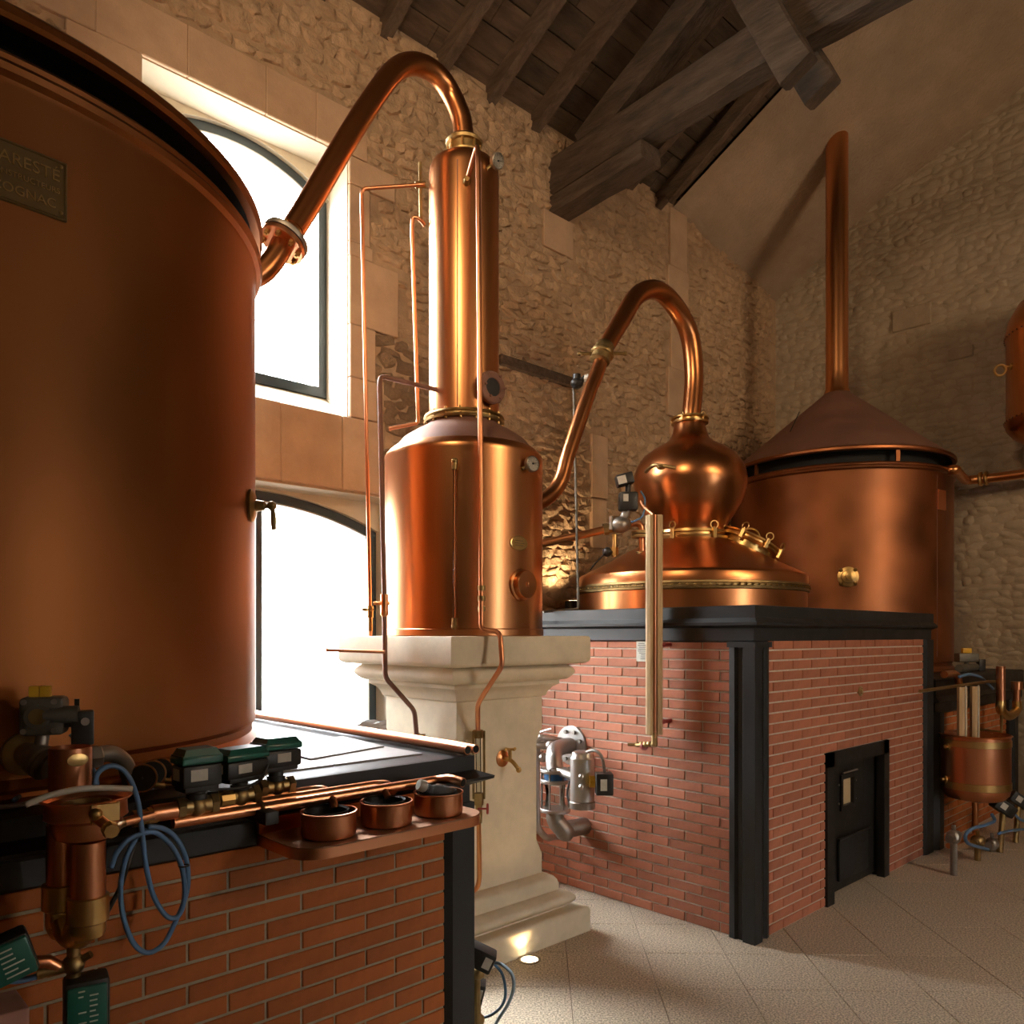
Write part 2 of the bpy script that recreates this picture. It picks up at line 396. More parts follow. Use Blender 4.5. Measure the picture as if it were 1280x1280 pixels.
# dressed stones round the window: (x0,x1,z0,z1)
ash = []
for a, c in ((.35, .83), (.83, 1.35), (1.35, 1.86), (1.86, 2.36), (2.36, 2.72), (2.72, 3.12)): ash.append((a, c, 4.995, 5.305))
ash += [(2.978, 3.30, 4.87, 4.992) if False else (2.978, 3.36, 4.80, 4.992), (2.978, 3.145, 4.40, 4.797), (2.978, 3.17, 4.30, 4.398), (2.978, 3.39, 3.82, 4.298),
        (2.978, 3.19, 3.45, 3.817), (2.978, 3.20, 3.17, 3.447), (1.20, 1.597, 4.62, 4.992), (1.34, 1.597, 4.20, 4.618), (1.16, 1.597, 3.6, 4.198), (1.3, 1.597, 3.17, 3.598),
        (1.10, 1.56, 2.655, 3.164), (1.563, 2.02, 2.655, 3.164), (2.023, 2.46, 2.655, 3.164), (2.463, 2.92, 2.655, 3.164), (2.923, 3.26, 2.655, 3.164),
        (3.403, 3.72, 2.30, 2.64), (3.403, 3.60, 1.9, 2.297), (3.403, 3.74, 1.45, 1.897), (3.403, 3.58, 1.0, 1.447), (3.403, 3.7, .5, .997), (3.403, 3.6, 0.0, .497),
        # column of dressed stones behind the still and at the roof-truss bearing
        (6.78, 7.08, 5.45, 6.05), (6.74, 7.1, 4.95, 5.447), (6.8, 7.06, 4.4, 4.947), (6.74, 7.12, 3.9, 4.397), (6.8, 7.08, 3.3, 3.897), (6.72, 7.1, 2.8, 3.297), (6.8, 7.06, 2.2, 2.797),
        (5.55, 5.76, 2.45, 2.9), (5.55, 5.78, 2.92, 3.5), (4.92, 5.30, 5.02, 5.34)]
for (a, c, d, e) in ash:
    q = MB(); q.rbox(a, c, YW-random.uniform(.024, .032), YW+.02, d, e, .006, seg=1); q.build('ashlar_block', 'ashlar', wb)
def skip_back(u, z, hw, hh):
    if z > roofz(0, YW)+.02 : return True
    if u < .2 or z < .9: return True
    for (a, c, d, e) in ash + [(W1[0], W1[1], W1[2], W1[3]), D2]:
        if a-hw*.35 < u < c+hw*.35 and d-hh*.5 < z < e+hh*.5: return True
    if u+hw > XE-.02: return True
    if 3.5 < u < 6.3 and z < 1.75: return True
    return False
rubble(wb, 'stone', .2, XE, 1.0, 6.1, skip_back, lambda u, z: Tr(u, YW, z), 3, .165, .085, .030, 300, lambda u, z: (Vector((u, YW, z))-Vector((2.6, 0, 1.65))).length)
def gz(y): return 5.72+.60*(YW-y) if y > 3.49 else (6.506+.36*(3.49-y) if y > 2.9 else 6.715+.44*(2.9-y))
def skip_end(u, z, hw, hh):
    return z > gz(u)+.05 or (u < 3.9 and z < .3) or (u > 2.6 and z < 1.9)
rubble(we, 'stone_end', .9, YW, .35, 7.7, skip_end, lambda u, z: Tr(XE, u, z) @ Rz(-PI/2), 5, .16, .075, .010, 300, lambda u, z: (Vector((XE, u, z))-Vector((0, 0, 1.65))).length)
for (ya, yb, za, zb) in ((3.02, 3.42, 4.95, 5.18), (2.62, 2.86, 4.5, 4.62)):
    q = MB(); q.rbox(XE-.03, XE+.02, ya, yb, za, zb, .01, seg=1); q.build('ashlar_block', 'wall_end', we)

# wooden ledger let into the back wall
q = MB(); p0 = onY(624, 452, YW-.02); p1 = onY(722, 482, YW-.02)
q.rbox(p0.x, p1.x, YW-.05, YW+.03, p1.z-.04, p1.z+.05, .01, seg=1); q.build('timber_ledger', 'rafter', wb)

# openings: reveals, tympana, frames, glass
def arch(xc, R, zt, half, n=20): return [(xc-half+2*half*i/n, zt-R+math.sqrt(R*R-(-half+2*half*i/n)**2)) for i in range(n+1)]
def window(name, x0, x1, z0, z1, xc, R, zt, yf, sill, mull, hw):
    half = (x1-x0)/2
    # lining boxes of the reveal: side jambs, soffit
    q = MB(); q.box(x0-.012, x0+.002, YW+.003, YW+TK, z0, z1+.003); q.box(x1-.002, x1+.012, YW+.003, YW+TK, z0, z1+.003)
    q.box(x0, x1, YW+.003, YW+TK, z1-.002, z1+.012)
    a = arch(xc, R, zt, half)
    q.prism([(x0, z1)] + a + [(x1, z1)], YW+.24, YW+TK, axis='y')
    if sill: q.prism([(YW, z0-.001), (YW+TK, z0-.001), (YW+TK, z0+.19), (YW+.3, z0+.19)], x0, x1, axis='x')
    w = struct(q.build(name, 'reveal', smooth=20))
    zb = z0+(.19 if sill else .02); fwid = .07; ai = arch(xc, R-fwid, zt-fwid, half-fwid)
    ao = arch(xc, R, zt, half)
    fr = MB(); ring_o = [(x0, zb)] + ao + [(x1, zb)]; ring_i = [(x0+fwid, zb+fwid)] + ai + [(x1-fwid, zb+fwid)]
    n = len(ring_o); vs = []
    for y in (yf-.03, yf+.03):
        vs += [(p[0], y, p[1]) for p in ring_o] + [(p[0], y, p[1]) for p in ring_i]
    fs = []
    for i in range(n):
        j = (i+1) % n
        fs += [(i, j, n+j, n+i), (2*n+j, 2*n+i, 3*n+i, 3*n+j), (n+i, n+j, 3*n+j, 3*n+i), (j, i, 2*n+i, 2*n+j)]
    fr.faces(vs, fs); f = fr.build('frame', 'frame', w, smooth=20)
    if mull:
        k = MB(); k.box(mull-.022, mull+.022, yf-.03, yf+.03, zb+.05, zt-.05); k.build('mullion', 'frame', w)
    k = MB(); pr = [(x0+fwid+.035, zb+fwid+.035)] + [(p[0]*1.0, p[1]-.02) for p in ai[1:-1]] + [(x1-fwid-.035, zb+fwid+.035)]
    g = MB(); g.faces([(p[0], yf, p[1]) for p in ring_i], [tuple(range(n))]); g.build('pane', 'glass', w, smooth=0)
    # thin aluminium bead inside frame
    bd = MB(); bd.tube([(p[0], yf-.035, p[1]) for p in ring_i], .006, 6); bd.build('glazing_bead', 'steel', w)
window('window_1', W1[0], W1[1], W1[2], W1[3], 2.288, 1.19, 4.985, YW+.31, True, None, .07)
window('window_2', D2[0], D2[1], D2[2], D2[3], 2.435, 2.4, 2.625, YW+.31, False, 2.456, .07)
# courtyard outside
q = MB(); q.box(-30, 40, YW+TK, 60, -.2, -.05); struct(q.build('ground', 'gravel', smooth=0))

# ------------------------------------------------------------------ roof
# plaster underside near the end wall
q = MB(); cols = []
xs = [6.86+i*(XE-6.86)/10 for i in range(11)]
ys = [YW+.02, 4.4, 4.0, 3.49, 3.2, 2.9, 2.5, 2.18, 1.6, 1.0, .4]
vs = []
for x in xs:
    f = (x-6.86)/(XE-6.86)
    for y in ys: vs.append((x, y, (roofz(x, y)-.005)*(1-f) + gz(y)*f - (0 if f in (0, 1) else random.uniform(0, .02))))
n = len(ys); fs = [(i*n+j, (i+1)*n+j, (i+1)*n+j+1, i*n+j+1) for i in range(10) for j in range(n-1)]
q.faces(vs, fs); ceil = struct(q.build('ceiling', 'plaster', smooth=180))
# roof deck above everything, keeps daylight out
q = MB()
for (ya, yb) in ((YW+TK, .4), (.4, YF-.3)):
    za, zb = roofz(0, ya)+.09, roofz(0, yb)+.09
    q.faces([(XL-.3, ya, za), (XE+.3, ya, za), (XE+.3, yb, zb), (XL-.3, yb, zb)], [(0, 1, 2, 3)])
    q.faces([(XL-.3, ya, za+.1), (XE+.3, ya, za+.1), (XE+.3, yb, zb+.1), (XL-.3, yb, zb+.1)], [(0, 1, 2, 3)])
dk = q.build('roof_deck', 'plank', ceil, smooth=0)
# boards run parallel to the wall, lying on the rafters
sl = math.atan(.52); rnd = random.Random(11)
y = YW+.05; k = 0
while y > .6:
    w = rnd.uniform(.17, .24)
    x = 1.2 + rnd.uniform(0, .8)
    while x < 6.84:
        L_ = rnd.uniform(1.0, 2.1); x1 = min(x+L_, 6.85)
        if x1-x > .05:
            yc = y-w/2; zc = roofz(0, yc)
            T = Tr((x+x1)/2, yc, zc+.035+rnd.uniform(-.004, .004)) @ Matrix.Rotation(-sl, 4, 'X')
            bb = MB(); lw = w/math.cos(sl)/2-.005
            bb.box(-(x1-x)/2+.003, (x1-x)/2-.003, -lw, lw, -.014, .014, T)
            bb.build('roof_board', 'plank', ceil, smooth=0)
        x = x1
    y -= w
# rafters under the boards
for i, x in enumerate((2.75, 3.28, 3.815, 4.31, 4.83, 5.62, 6.12, 6.6)):
    bb = MB(); w = .045; L0 = 5.2
    T = Tr(x, YW+.02, roofz(0, YW+.02)-.055) @ Matrix.Rotation(-sl, 4, 'X')
    n = 8; vs = []
    for k in range(n+1):
        yy = -L0*k/n; dx = rnd.uniform(-.012, .012); dz = rnd.uniform(-.008, .008)
        vs += [(-w+dx, yy, -.06+dz), (w+dx, yy, -.06+dz), (w+dx, yy, .075), (-w+dx, yy, .075)]
    fs = [(4*k+i2, 4*k+(i2+1) % 4, 4*k+4+(i2+1) % 4, 4*k+4+i2) for k in range(n) for i2 in range(4)] + [(0, 1, 2, 3), tuple(4*n+i2 for i2 in (3, 2, 1, 0))]
    bb.faces(vs, fs, T); bb.build('rafter', 'rafter', ceil, smooth=20)
# truss
tr = thing('roof_truss', 'heavy grey oak roof truss with tie beam and raking struts above the stills', 'roof truss', (5.12, YW, 5.3))
def timber(name, pts, w, h, m='oak', seed=0):   # pts centre line in (x,y,z)
    r = random.Random(seed); P = []
    for a, c in zip(pts, pts[1:]):
        for k in range(6): P.append(Vector(a).lerp(Vector(c), k/6))
    P.append(Vector(pts[-1])); bb = MB(); vs = []; ch = min(w, h)*.13
    for i, p in enumerate(P):
        t = (P[min(i+1, len(P)-1)]-P[max(i-1, 0)]).normalized(); sx = Vector((1, 0, 0)); sx = (sx-t*sx.dot(t)).normalized(); sz = sx.cross(t)
        if sz.z < 0: sz = -sz
        j = lambda: r.uniform(-.006, .006)
        for a, c in ((-w/2, -h/2+ch), (-w/2+ch, -h/2), (w/2-ch, -h/2), (w/2, -h/2+ch), (w/2, h/2-ch), (w/2-ch, h/2), (-w/2+ch, h/2), (-w/2, h/2-ch)):
            vs.append(tuple(p + sx*(a+j()) + sz*(c+j())))
    n = len(P); fs = [(i*8+k, i*8+(k+1) % 8, (i+1)*8+(k+1) % 8, (i+1)*8+k) for i in range(n-1) for k in range(8)] + [tuple(range(8))[::-1], tuple((n-1)*8+k for k in range(8))]
    bb.faces(vs, fs); return bb.build(name, m, tr, smooth=25)
timber('tie_beam', [(5.12, YW+.1, 5.665), (5.12, 3.6, 5.725), (5.12, 2.6, 5.775), (5.12, 1.0, 5.75), (5.12, -1.5, 5.72), (5.12, YF, 5.6)], .24, .32, seed=1)
timber('bolster', [(5.13, YW+.05, 5.41), (5.13, 3.80, 5.47)], .26, .15, seed=2)
timber('principal_rafter', [(5.16, 4.5, 5.84), (5.16, 3.3, 6.47), (5.16, .4, 8.05)], .22, .25, seed=3)
for x in (4.945, 5.295): timber('raking_strut', [(x, 2.47, 5.34+ (0 if x < 5 else .03)), (x, 2.95, 6.36)], .11, .24, seed=4)
timber('king_post', [(5.12, .4, 5.8), (5.12, .4, 8.0)], .2, .2, seed=5)
timber('short_brace', [(6.52, 4.62, 5.98), (6.42, 3.4, 6.62)], .07, .16, 'rafter', seed=6)
#@@OBJ
# ------------------------------------------------------------------ masonry furnaces
def brick_mesh(m, L_=.2165, h=.0485, d=.03, ch=.0025):
    b = MB(); vs = []
    for y, i in ((0, 0), (-d+ch, 0), (-d, ch)):
        vs += [(-L_/2+i, y, -h/2+i), (L_/2-i, y, -h/2+i), (L_/2-i, y, h/2-i), (-L_/2+i, y, h/2-i)]
    b.faces(vs, [(j*4+i, j*4+(i+1) % 4, j*4+4+(i+1) % 4, j*4+4+i) for j in range(2) for i in range(4)] + [(8, 9, 10, 11)])
    bmesh.ops.recalc_face_normals(b.bm, faces=b.bm.faces)
    me = bpy.data.meshes.new('brick'); b.bm.to_mesh(me); b.bm.free(); me.materials.append(M[m]); return me
CO = .0579; BL = .228
def bricks(parent, m, u0, u1, n, place, off, skip=None, limit=300, key=None, state=None):
    me = brick_mesh(m); L = []
    for r in range(n):
        z = (r+.5)*CO; s = off + (BL/2 if r % 2 else 0)
        k = math.floor((u0-s)/BL)-1
        while s+k*BL < u1:
            a = max(u0, s+k*BL+.004); c = min(u1, s+(k+1)*BL-.004); k += 1
            if c-a < .02: continue
            segs = [(a, c)]
            if skip:
                x0, x1, zt = skip
                if z-CO/2 < zt: segs = [q for q in ((a, min(c, x0)), (max(a, x1), c)) if q[1]-q[0] > .015]
            for a2, c2 in segs: L.append(((a2+c2)/2, z, (c2-a2)/.2165))
    out = []
    for u, z, sc in L:
        T = place(u, z) @ Tr(0, random.uniform(-.0012, .0012), 0) @ Matrix.Diagonal((sc, 1, 1, 1))
        out.append((me, T))
    return out
def lay(parent, items, m, limit=300):
    items.sort(key=lambda t: t[1].translation.length)
    for me, T in items[:limit]: inst('brick', me, T, parent)
    if len(items) > limit:
        st = MB()
        for me, T in items[limit:]:
            t = bmesh.new(); t.from_mesh(me); st.merge_fast(t, T)
        st.build('brickwork', m, parent, smooth=0, kind='stuff')

# second furnace under the onion-headed still
BX0, BX1, BY0 = 3.82, 6.46, 2.154
f2 = thing('brick_furnace', 'red brick furnace with black iron corners and cornice and a small iron door', 'furnace', (5.1, 3.4, 0))
ox0, ox1, oz = 4.72, 5.57, .905          # fire-door opening
fy = BY0+.022; fx = BX0+.036
b = MB(); b.box(fx, ox0, fy, YW-.12, 0, 1.75); b.box(ox1, BX1-.02, fy, YW-.12, 0, 1.75); b.box(ox0, ox1, fy, YW-.12, oz, 1.75); b.box(ox0, ox1, fy+.2, YW-.12, 0, oz)
b.build('core', 'mortar', f2, smooth=0)
it = bricks(f2, 'brick_b', 3.99, 6.29, 28, lambda u, z: Tr(u, fy+.024, z), 4.158, skip=(4.68, 5.61, .92))
it += bricks(f2, 'brick_b', -YW+.13, -2.315, 28, lambda u, z: Tr(fx+.024, -u, z) @ Rz(-PI/2), -2.383)
lay(f2, it, 'brick_b')
square_rings((BX0-.0, BX1, BY0, YW-.09), [(.03, 1.605), (.012, 1.615), (.012, 1.685), (-.022, 1.70), (-.024, 1.715), (0, 1.74), (0, 1.804), (.02, 1.808)]).build('cornice', 'black_iron', f2, smooth=20)
q = MB(); q.prism([(3.82, 2.154), (3.90, 2.154), (3.915, 2.176), (3.945, 2.176), (3.96, 2.160), (3.99, 2.166), (3.99, 2.3), (3.9, 2.315), (3.832, 2.315), (3.826, 2.28), (3.842, 2.265), (3.842, 2.24), (3.82, 2.225)], 0, 1.60)
q.prism([(3.815, 2.149), (3.995, 2.149), (3.995, 2.32), (3.815, 2.32)], 1.58, 1.61)
q.build('corner_post', 'black_iron', f2, smooth=15)
q = MB(); q.prism([(6.29, 2.172), (6.325, 2.154), (6.46, 2.154), (6.46, 2.31), (6.29, 2.31)], 0, 1.61); q.build('corner_post', 'black_iron', f2, smooth=15)
# iron fire door in its frame
q = MB()
for (a, c, d, e) in ((4.675, 4.77, 0, .928), (5.53, 5.615, 0, .928), (4.675, 5.615, .84, .928)): q.box(a, c, fy-.022, fy+.03, d, e)
q.box(ox0, ox0+.006, fy, fy+.2, 0, oz); q.box(ox1-.012, ox1, fy, fy+.2, 0, oz); q.box(ox0, ox1, fy, fy+.2, oz-.012, oz)
q.build('door_frame', 'black_iron_warm', f2, smooth=0)
dy = fy+.05
q = MB(); wx0, wx1, wz0, wz1 = 5.03, 5.19, .55, .72
for (a, c, d, e) in ((4.75, wx0, .02, .87), (wx1, 5.55, .02, .87), (wx0, wx1, .02, wz0), (wx0, wx1, wz1, .87)): q.box(a, c, dy, dy+.03, d, e)
for (a, c, d, e) in ((wx0-.03, wx0, wz0-.03, wz1+.03), (wx1, wx1+.03, wz0-.03, wz1+.03), (wx0, wx1, wz0-.03, wz0), (wx0, wx1, wz1, wz1+.03)): q.box(a, c, dy-.012, dy, d, e)
door = q.build('fire_door', 'black_iron_warm', f2, smooth=0)
q = MB(); q.box(wx0, wx1, dy+.012, dy+.016, wz0, wz1); q.build('peep_window', 'peep', door, smooth=0)
q = MB(); q.rbox(4.96, 5.40, dy-.02, dy, .08, .34, .006); q.tube([(4.94, dy-.024, .35), (5.42, dy-.024, .35)], .008, 8); q.build('ash_hatch', 'black_iron', door)
q = MB(); q.tube([(4.80, dy, .52), (4.80, dy-.045, .52), (4.80, dy-.045, .34), (4.80, dy, .34)], .008, 8, corner=.02); q.box(4.79, 4.90, dy-.01, dy, .33, .53); q.build('handle', 'black_iron', door)
q = MB(); q.tube([(wx0-.02, dy-.02, wz1+.045), (wx1+.03, dy-.02, wz1+.045)], .006, 8)
for a in (wx0-.045, wx1+.045):
    for c in (wz0+.02, wz1-.03): q.at((a, dy, c), (0, -1, 0), [(.007, 0), (.007, .006), (0, .008)], 8)
q.build('rivets', 'steel_dull', door)
p = onY(1075, 864, fy-.006)
q = MB(); q.at((p.x, fy, p.z), (0, -1, 0), [(.032, 0), (.032, .014), (.024, .018), (.018, .01), (.014, .022), (0, .024)], 20)
tag(q.build('brass_plug', 'brass_dull'), 'small round brass plug set in the red brickwork above the furnace door', 'plug')
# printed notice
p = onX(803.5, 814, fx-.008)
q = MB(); q.box(p.x-.004, p.x, p.y-.045, p.y+.045, p.z-.062, p.z+.062)
nt = q.build('paper_notice', 'label', smooth=0); tag(nt, 'small white printed notice fixed to the red bricks beside the pine case', 'notice')
q = MB(); rr = random.Random(4)
for i in range(9): q.box(p.x-.006, p.x-.004, p.y-.036+(.02 if i == 0 else 0), p.y+.036-rr.uniform(0, .03), p.z+.045-i*.0115, p.z+.048-i*.0115)
q.build('printed_lines', 'black_plastic', nt, smooth=0)

# first furnace, in the left foreground
F1X = 1.86; F1Z = 1.22
f1 = thing('brick_furnace', 'orange-red brick furnace in the left foreground with black iron frame and pale tiled top', 'furnace', (0.4, 3.4, 0))
b = MB(); b.box(-1.6, F1X-.03, fy, 4.66, 0, 1.19); b.build('core', 'mortar_a', f1, smooth=0)
it = bricks(f1, 'brick_a', -.7, 1.735, 18, lambda u, z: Tr(u, fy+.024, z), onY(377.3, 1000, 2.17).x)
lay(f1, it, 'brick_a')
square_rings((-1.62, F1X, BY0, 4.69), [(.03, 1.03), (.012, 1.045), (.012, 1.11), (-.05, 1.135), (-.052, 1.145), (0, 1.165), (0, F1Z-.004), (.015, F1Z)]).build('cornice', 'black_iron_warm', f1, smooth=20)
q = MB(); q.prism([(1.735, 2.172), (1.76, 2.154), (1.86, 2.154), (1.86, 2.31), (1.735, 2.31)], 0, 1.05); q.build('corner_post', 'black_iron_warm', f1, smooth=15)
# tiles of the hob
for i in range(8):
    for j in range(6):
        x0 = 1.72-(i+1)*.36; y0 = 2.27+j*.36
        if (x0+.18-.4)**2+(y0+.18-3.5)**2 < .8**2: continue
        q = MB(); q.rbox(x0+.002, x0+.358, y0+.002, y0+.358, F1Z-.01, F1Z+.006, .002, seg=1); q.build('hob_tile', 'slab', f1, smooth=0)
q = MB(); a = [onZ(*p_, F1Z+.012) for p_ in ((336, 935), (388, 948), (480, 932), (428, 920))]
q.faces([tuple(v) for v in a]+[(v.x, v.y, F1Z+.006) for v in a], [(0, 1, 2, 3), (0, 1, 5, 4), (1, 2, 6, 5), (2, 3, 7, 6), (3, 0, 4, 7)])
q.build('inspection_cover', 'slab', f1, smooth=0)

# third furnace, far right
f3 = thing('brick_furnace', 'shadowed low brick furnace at the far right carrying the distant copper tank', 'furnace', (7.7, 3.5, 0))
b = MB(); b.box(6.52, 8.88, fy+.03, YW-.13, 0, 1.26); b.build('core', 'mortar_a', f3, smooth=0)
it = bricks(f3, 'brick_a', 6.68, 8.50, 18, lambda u, z: Tr(u, fy+.054, z), 6.7)
lay(f3, it, 'brick_a', 220)
square_rings((6.51, 8.90, BY0, YW-.1), [(.03, 1.03), (.012, 1.045), (.012, 1.12), (-.04, 1.14), (0, 1.17), (0, 1.30), (.015, 1.31)]).build('cornice', 'black_iron_warm', f3, smooth=20)
for (a, c) in ((6.50, 6.67), (8.50, 8.68)):
    q = MB(); q.prism([(a, 2.154+.02), (a+.04, 2.135), (c-.04, 2.135), (c, 2.174), (c, 2.3), (a, 2.3)], 0, 1.05); q.build('corner_post', 'black_iron_warm', f3, smooth=15)

# ------------------------------------------------------------------ wine-heater tanks
def tank(name, label, cx, cy, r, zb, zr, zl, za, rs, zt, m, brk):
    t = thing(name, label, 'tank', (cx, cy, zb)); T = Tr(cx, cy, 0)
    MB().lathe([(r+.045, zb), (r+.05, zb+.012), (r+.045, zb+.022), (r+.008, zb+.026), (r-.012, zb+.05), (r-.012, zb+.075), (r, zb+.09),
        (r, (zb+zr)/2), (r, zr-.075), (r+.004, zr-.062), (r+.02, zr-.052), (r+.026, zr-.036), (r+.018, zr-.024), (r+.022, zr-.012), (r+.012, zr), (r-.004, zr+.002), (r-.02, zr-.006), (r-.03, zr-.2)], 128, T, caps=False).build('shell', m, t)
    MB().lathe([(r-.02, zr-.1), (r-.12, zr-.1), (r-.12, zl+.01), (r-.02, zl+.03)], 96, T, caps=False).build('vent_shade_ring', 'gap_shade', t)  # dark ring painted for the shaded hollow under the hood
    s = MB()
    s.lathe([(r-.01, zl), (r+.015, zl), (r+.02, zl+.02), (r+.012, zl+.035), (r-.01, zl+.05), (rs+.02, za-.02), (rs+.004, za), (rs-.01, za)], 128, T, caps=False)
    h = s.build('hood', 'copper_dark', t, smooth=25)
    MB().lathe([(r-.012, zl-.004), (r+.018, zl-.004), (r+.028, zl+.006), (r+.028, zl+.026), (r+.014, zl+.040), (r-.012, zl+.045)], 128, T, caps=False).build('hood_rim', m, h)
    for a in brk: MB().box(-.03, -.012, -.018, .018, zr-.06, zl+.03, T @ Rz(a) @ Tr(r+.004, 0, 0)).build('hood_bracket', m, t, smooth=0)
    return t, T
t1, T1 = tank('copper_tank', 'huge aged copper wine tank with maker plate filling the left foreground', .4, 3.5, 1.15, F1Z+.006, 3.13, 3.215, 3.93, .115, 5, 'copper_tank', (-2.9, -1.15+2.6, 2.6))
MB().lathe([(.122, 3.93), (.122, 3.96), (.112, 3.97), (.112, 8.0)], 40, T1).build('flue', 'copper', t1)
TX, TY, TR = 7.87, 3.53, 1.03
t3, T3 = tank('copper_tank', 'distant copper tank with conical hood and tall flue at the right end wall', TX, TY, TR, 1.31, 3.17, 3.28, 4.08, .115, 6, 'copper_far', (TH-PI+.12, TH-PI+1.22, TH-PI-1.17, TH))
MB().lathe([(.13, 4.05), (.122, 4.09), (.11, 4.12), (.107, 4.3), (.107, 7.3)], 40, T3).build('flue', 'copper', t3)
q = MB()
for (a0, z0, z1) in ((0, 3.35, 3.9),):
    p0 = Vector((TX, TY, 0)) - RT*.62 - FW*.35; q.tube([(p0.x, p0.y, 3.55), (p0.x+.1, p0.y-.07, 3.80)], .004, 6)
q.build('hood_seam', 'gap_shade', t3)
# seam of tank shells
for (tt, cx, cy, r, ang, za, zb) in ((t1, .4, 3.5, 1.15, -1.98, 1.35, 3.05), (t3, TX, TY, TR, TH-PI+.55, 1.45, 3.08)):
    q = MB(); q.box(-.0015, .0015, -.004, .004, za, zb, Tr(cx, cy, 0) @ Rz(ang) @ Tr(r, 0, 0)); q.build('seam', 'copper_dark', tt, smooth=0)
def on_cyl(px, py, cx, cy, r, out=0.0):
    d = rayd(px, py); a = d.x**2+d.y**2; bb = -2*(d.x*cx+d.y*cy); c = cx*cx+cy*cy-r*r; q = max(0, bb*bb-4*a*c)
    t = (-bb-math.sqrt(q))/2/a; p = Vector((0, 0, H))+d*t; n = Vector((p.x-cx, p.y-cy, 0)).normalized()
    return p+n*out, n
# maker's plate
p, n = on_cyl(29, 222, .4, 3.5, 1.15, .004)
tx = Vector((-n.y, n.x, 0)); T = Matrix((tx, UP, n)).transposed().to_4x4(); T.translation = p
pl = MB(); pl.rbox(-.103, .103, -.078, .078, -.006, .004, .002, T, 1)
for (a, c, d, e) in ((-.098, .098, .0705, .0735), (-.098, .098, -.0735, -.0705), (-.0985, -.0955, -.0735, .0735), (.0955, .0985, -.0735, .0735)): pl.box(a, c, d, e, .003, .0065, T)
pl = pl.build('maker_plate', 'bronze_plate', t1, smooth=20, label='engraved bronze maker plate')
text_mesh('MARESTÉ', .043, T @ Tr(-.004, .020, .004), 'brass', pl, ext=.0025)
text_mesh('CONSTRUCTEURS', .0205, T @ Tr(0, -.012, .004), 'brass', pl, ext=.002)
text_mesh('COGNAC', .034, T @ Tr(0, -.054, .004), 'brass', pl, ext=.0025)
q = MB()
for a in (-.086, .086):
    for c in (-.061, .061): q.ball(T @ Vector((a, c, .006)), .0055, n=10)
q.build('screws', 'brass', pl)
# sampling cock on the right flank of tank 1
p, n = on_cyl(313, 632, .4, 3.5, 1.15)
q = MB(); q.at(p, n, [(.062, -.01), (.062, .008), (.05, .016), (.022, .02), (.018, .05), (.012, .055)], 28)
q.build('sampling_flange', 'brass_dull', t1)
e = p+n*.06
q = MB(); q.tube([p+n*.01, e, e+RT*.02], .010, 10); q.ball(e+RT*.018, .018); q.tube([e+RT*.02, e+RT*.024-UP*.045, e+RT*.026-UP*.09], .008, 10, radii=[.008, .011, .009]); q.build('sampling_cock', 'brass_dull', t1)
# manhole bolt and strip on the far tank
p, n = on_cyl(1060, 721, TX, TY, TR)
q = MB(); q.at(p, n, [(.088, 0), (.088, .015), (.06, .02), (.055, .045), (.03, .05), (.028, .09), (0, .095)], 28)
for k in range(4):
    a = PI/4+k*PI/2; tx = Vector((-n.y, n.x, 0)); q.ball(p+tx*.083*math.cos(a)+UP*.083*math.sin(a)+n*.012, .02, n=8)
q.build('brass_port', 'brass', t3)
p, n = on_cyl(1177, 625, TX, TY, TR); tx = Vector((-n.y, n.x, 0)); T = Matrix((tx, UP, n)).transposed().to_4x4(); T.translation = p
q = MB(); q.box(-.07, .07, -.09, .09, -.004, .006, T); q.box(-.075, -.06, -.09, .09, 0, .012, T); q.build('gauge_strip', 'copper_bright', t3, smooth=0)
# overflow pipe of the far tank running right
q = MB(); p, n = on_cyl(1185, 588, TX, TY, TR); a = onX(1228, 581, XE-.35); c0 = p+n*.02
q.tube([p-n*.02, p+n*.06, Vector((8.68, 2.6, p.z+.03)), Vector((8.72, 2.35, p.z+.03)), Vector((8.75, .4, p.z+.04))], .045, 14, corner=.08); 
pp = q.build('overflow_pipe', 'copper', t3)
q = MB(); q.torus((8.70, 2.47, p.z+.03), (.05, -1, 0), .052, .02, 20, 8); q.torus((8.70, 2.42, p.z+.03), (.05, -1, 0), .052, .018, 20, 8); q.build('union', 'brass', pp)

# ------------------------------------------------------------------ stone pillar
PX0, PX1, PY0, PY1 = 2.358, 3.356, 2.9, 3.898
pil = thing('stone_pillar', 'square cream limestone pillar with moulded capital and base under the slim column still', 'pillar', ((PX0+PX1)/2, (PY0+PY1)/2, 0))
R4 = (PX0, PX1, PY0, PY1)
square_rings(R4, [(0, 0), (0, .115), (.006, .131), (.02, .14), (.04, .138)]).build('plinth', 'limestone', pil, smooth=40)
square_rings(R4, [(.09, .138)] + [(.10-.035*math.sin(PI*k/6)-.01, .145+.078*k/6) for k in range(7)] + [(.125, .228)]).build('base_torus', 'limestone', pil, smooth=50)
square_rings(R4, [(.125, .226), (.125, .262), (.13, .285), (.145, .305), (.17, .318), (.19, .322)]).build('base_step', 'limestone', pil, smooth=40)
b = MB(); x0, x1, y0, y1 = PX0+.19, PX1-.19, PY0+.19, PY1-.19; c_ = .045
full = [(x0, y0), (x0, y0), (x1, y0), (x1, y0), (x1, y1), (x1, y1), (x0, y1), (x0, y1)]
cut = [(x0, y0+c_), (x0+c_, y0), (x1-c_, y0), (x1, y0+c_), (x1, y1-c_), (x1-c_, y1), (x0+c_, y1), (x0, y1-c_)]
e_ = .001
full = [(x0, y0+e_), (x0+e_, y0), (x1-e_, y0), (x1, y0+e_), (x1, y1-e_), (x1-e_, y1), (x0+e_, y1), (x0, y1-e_)]
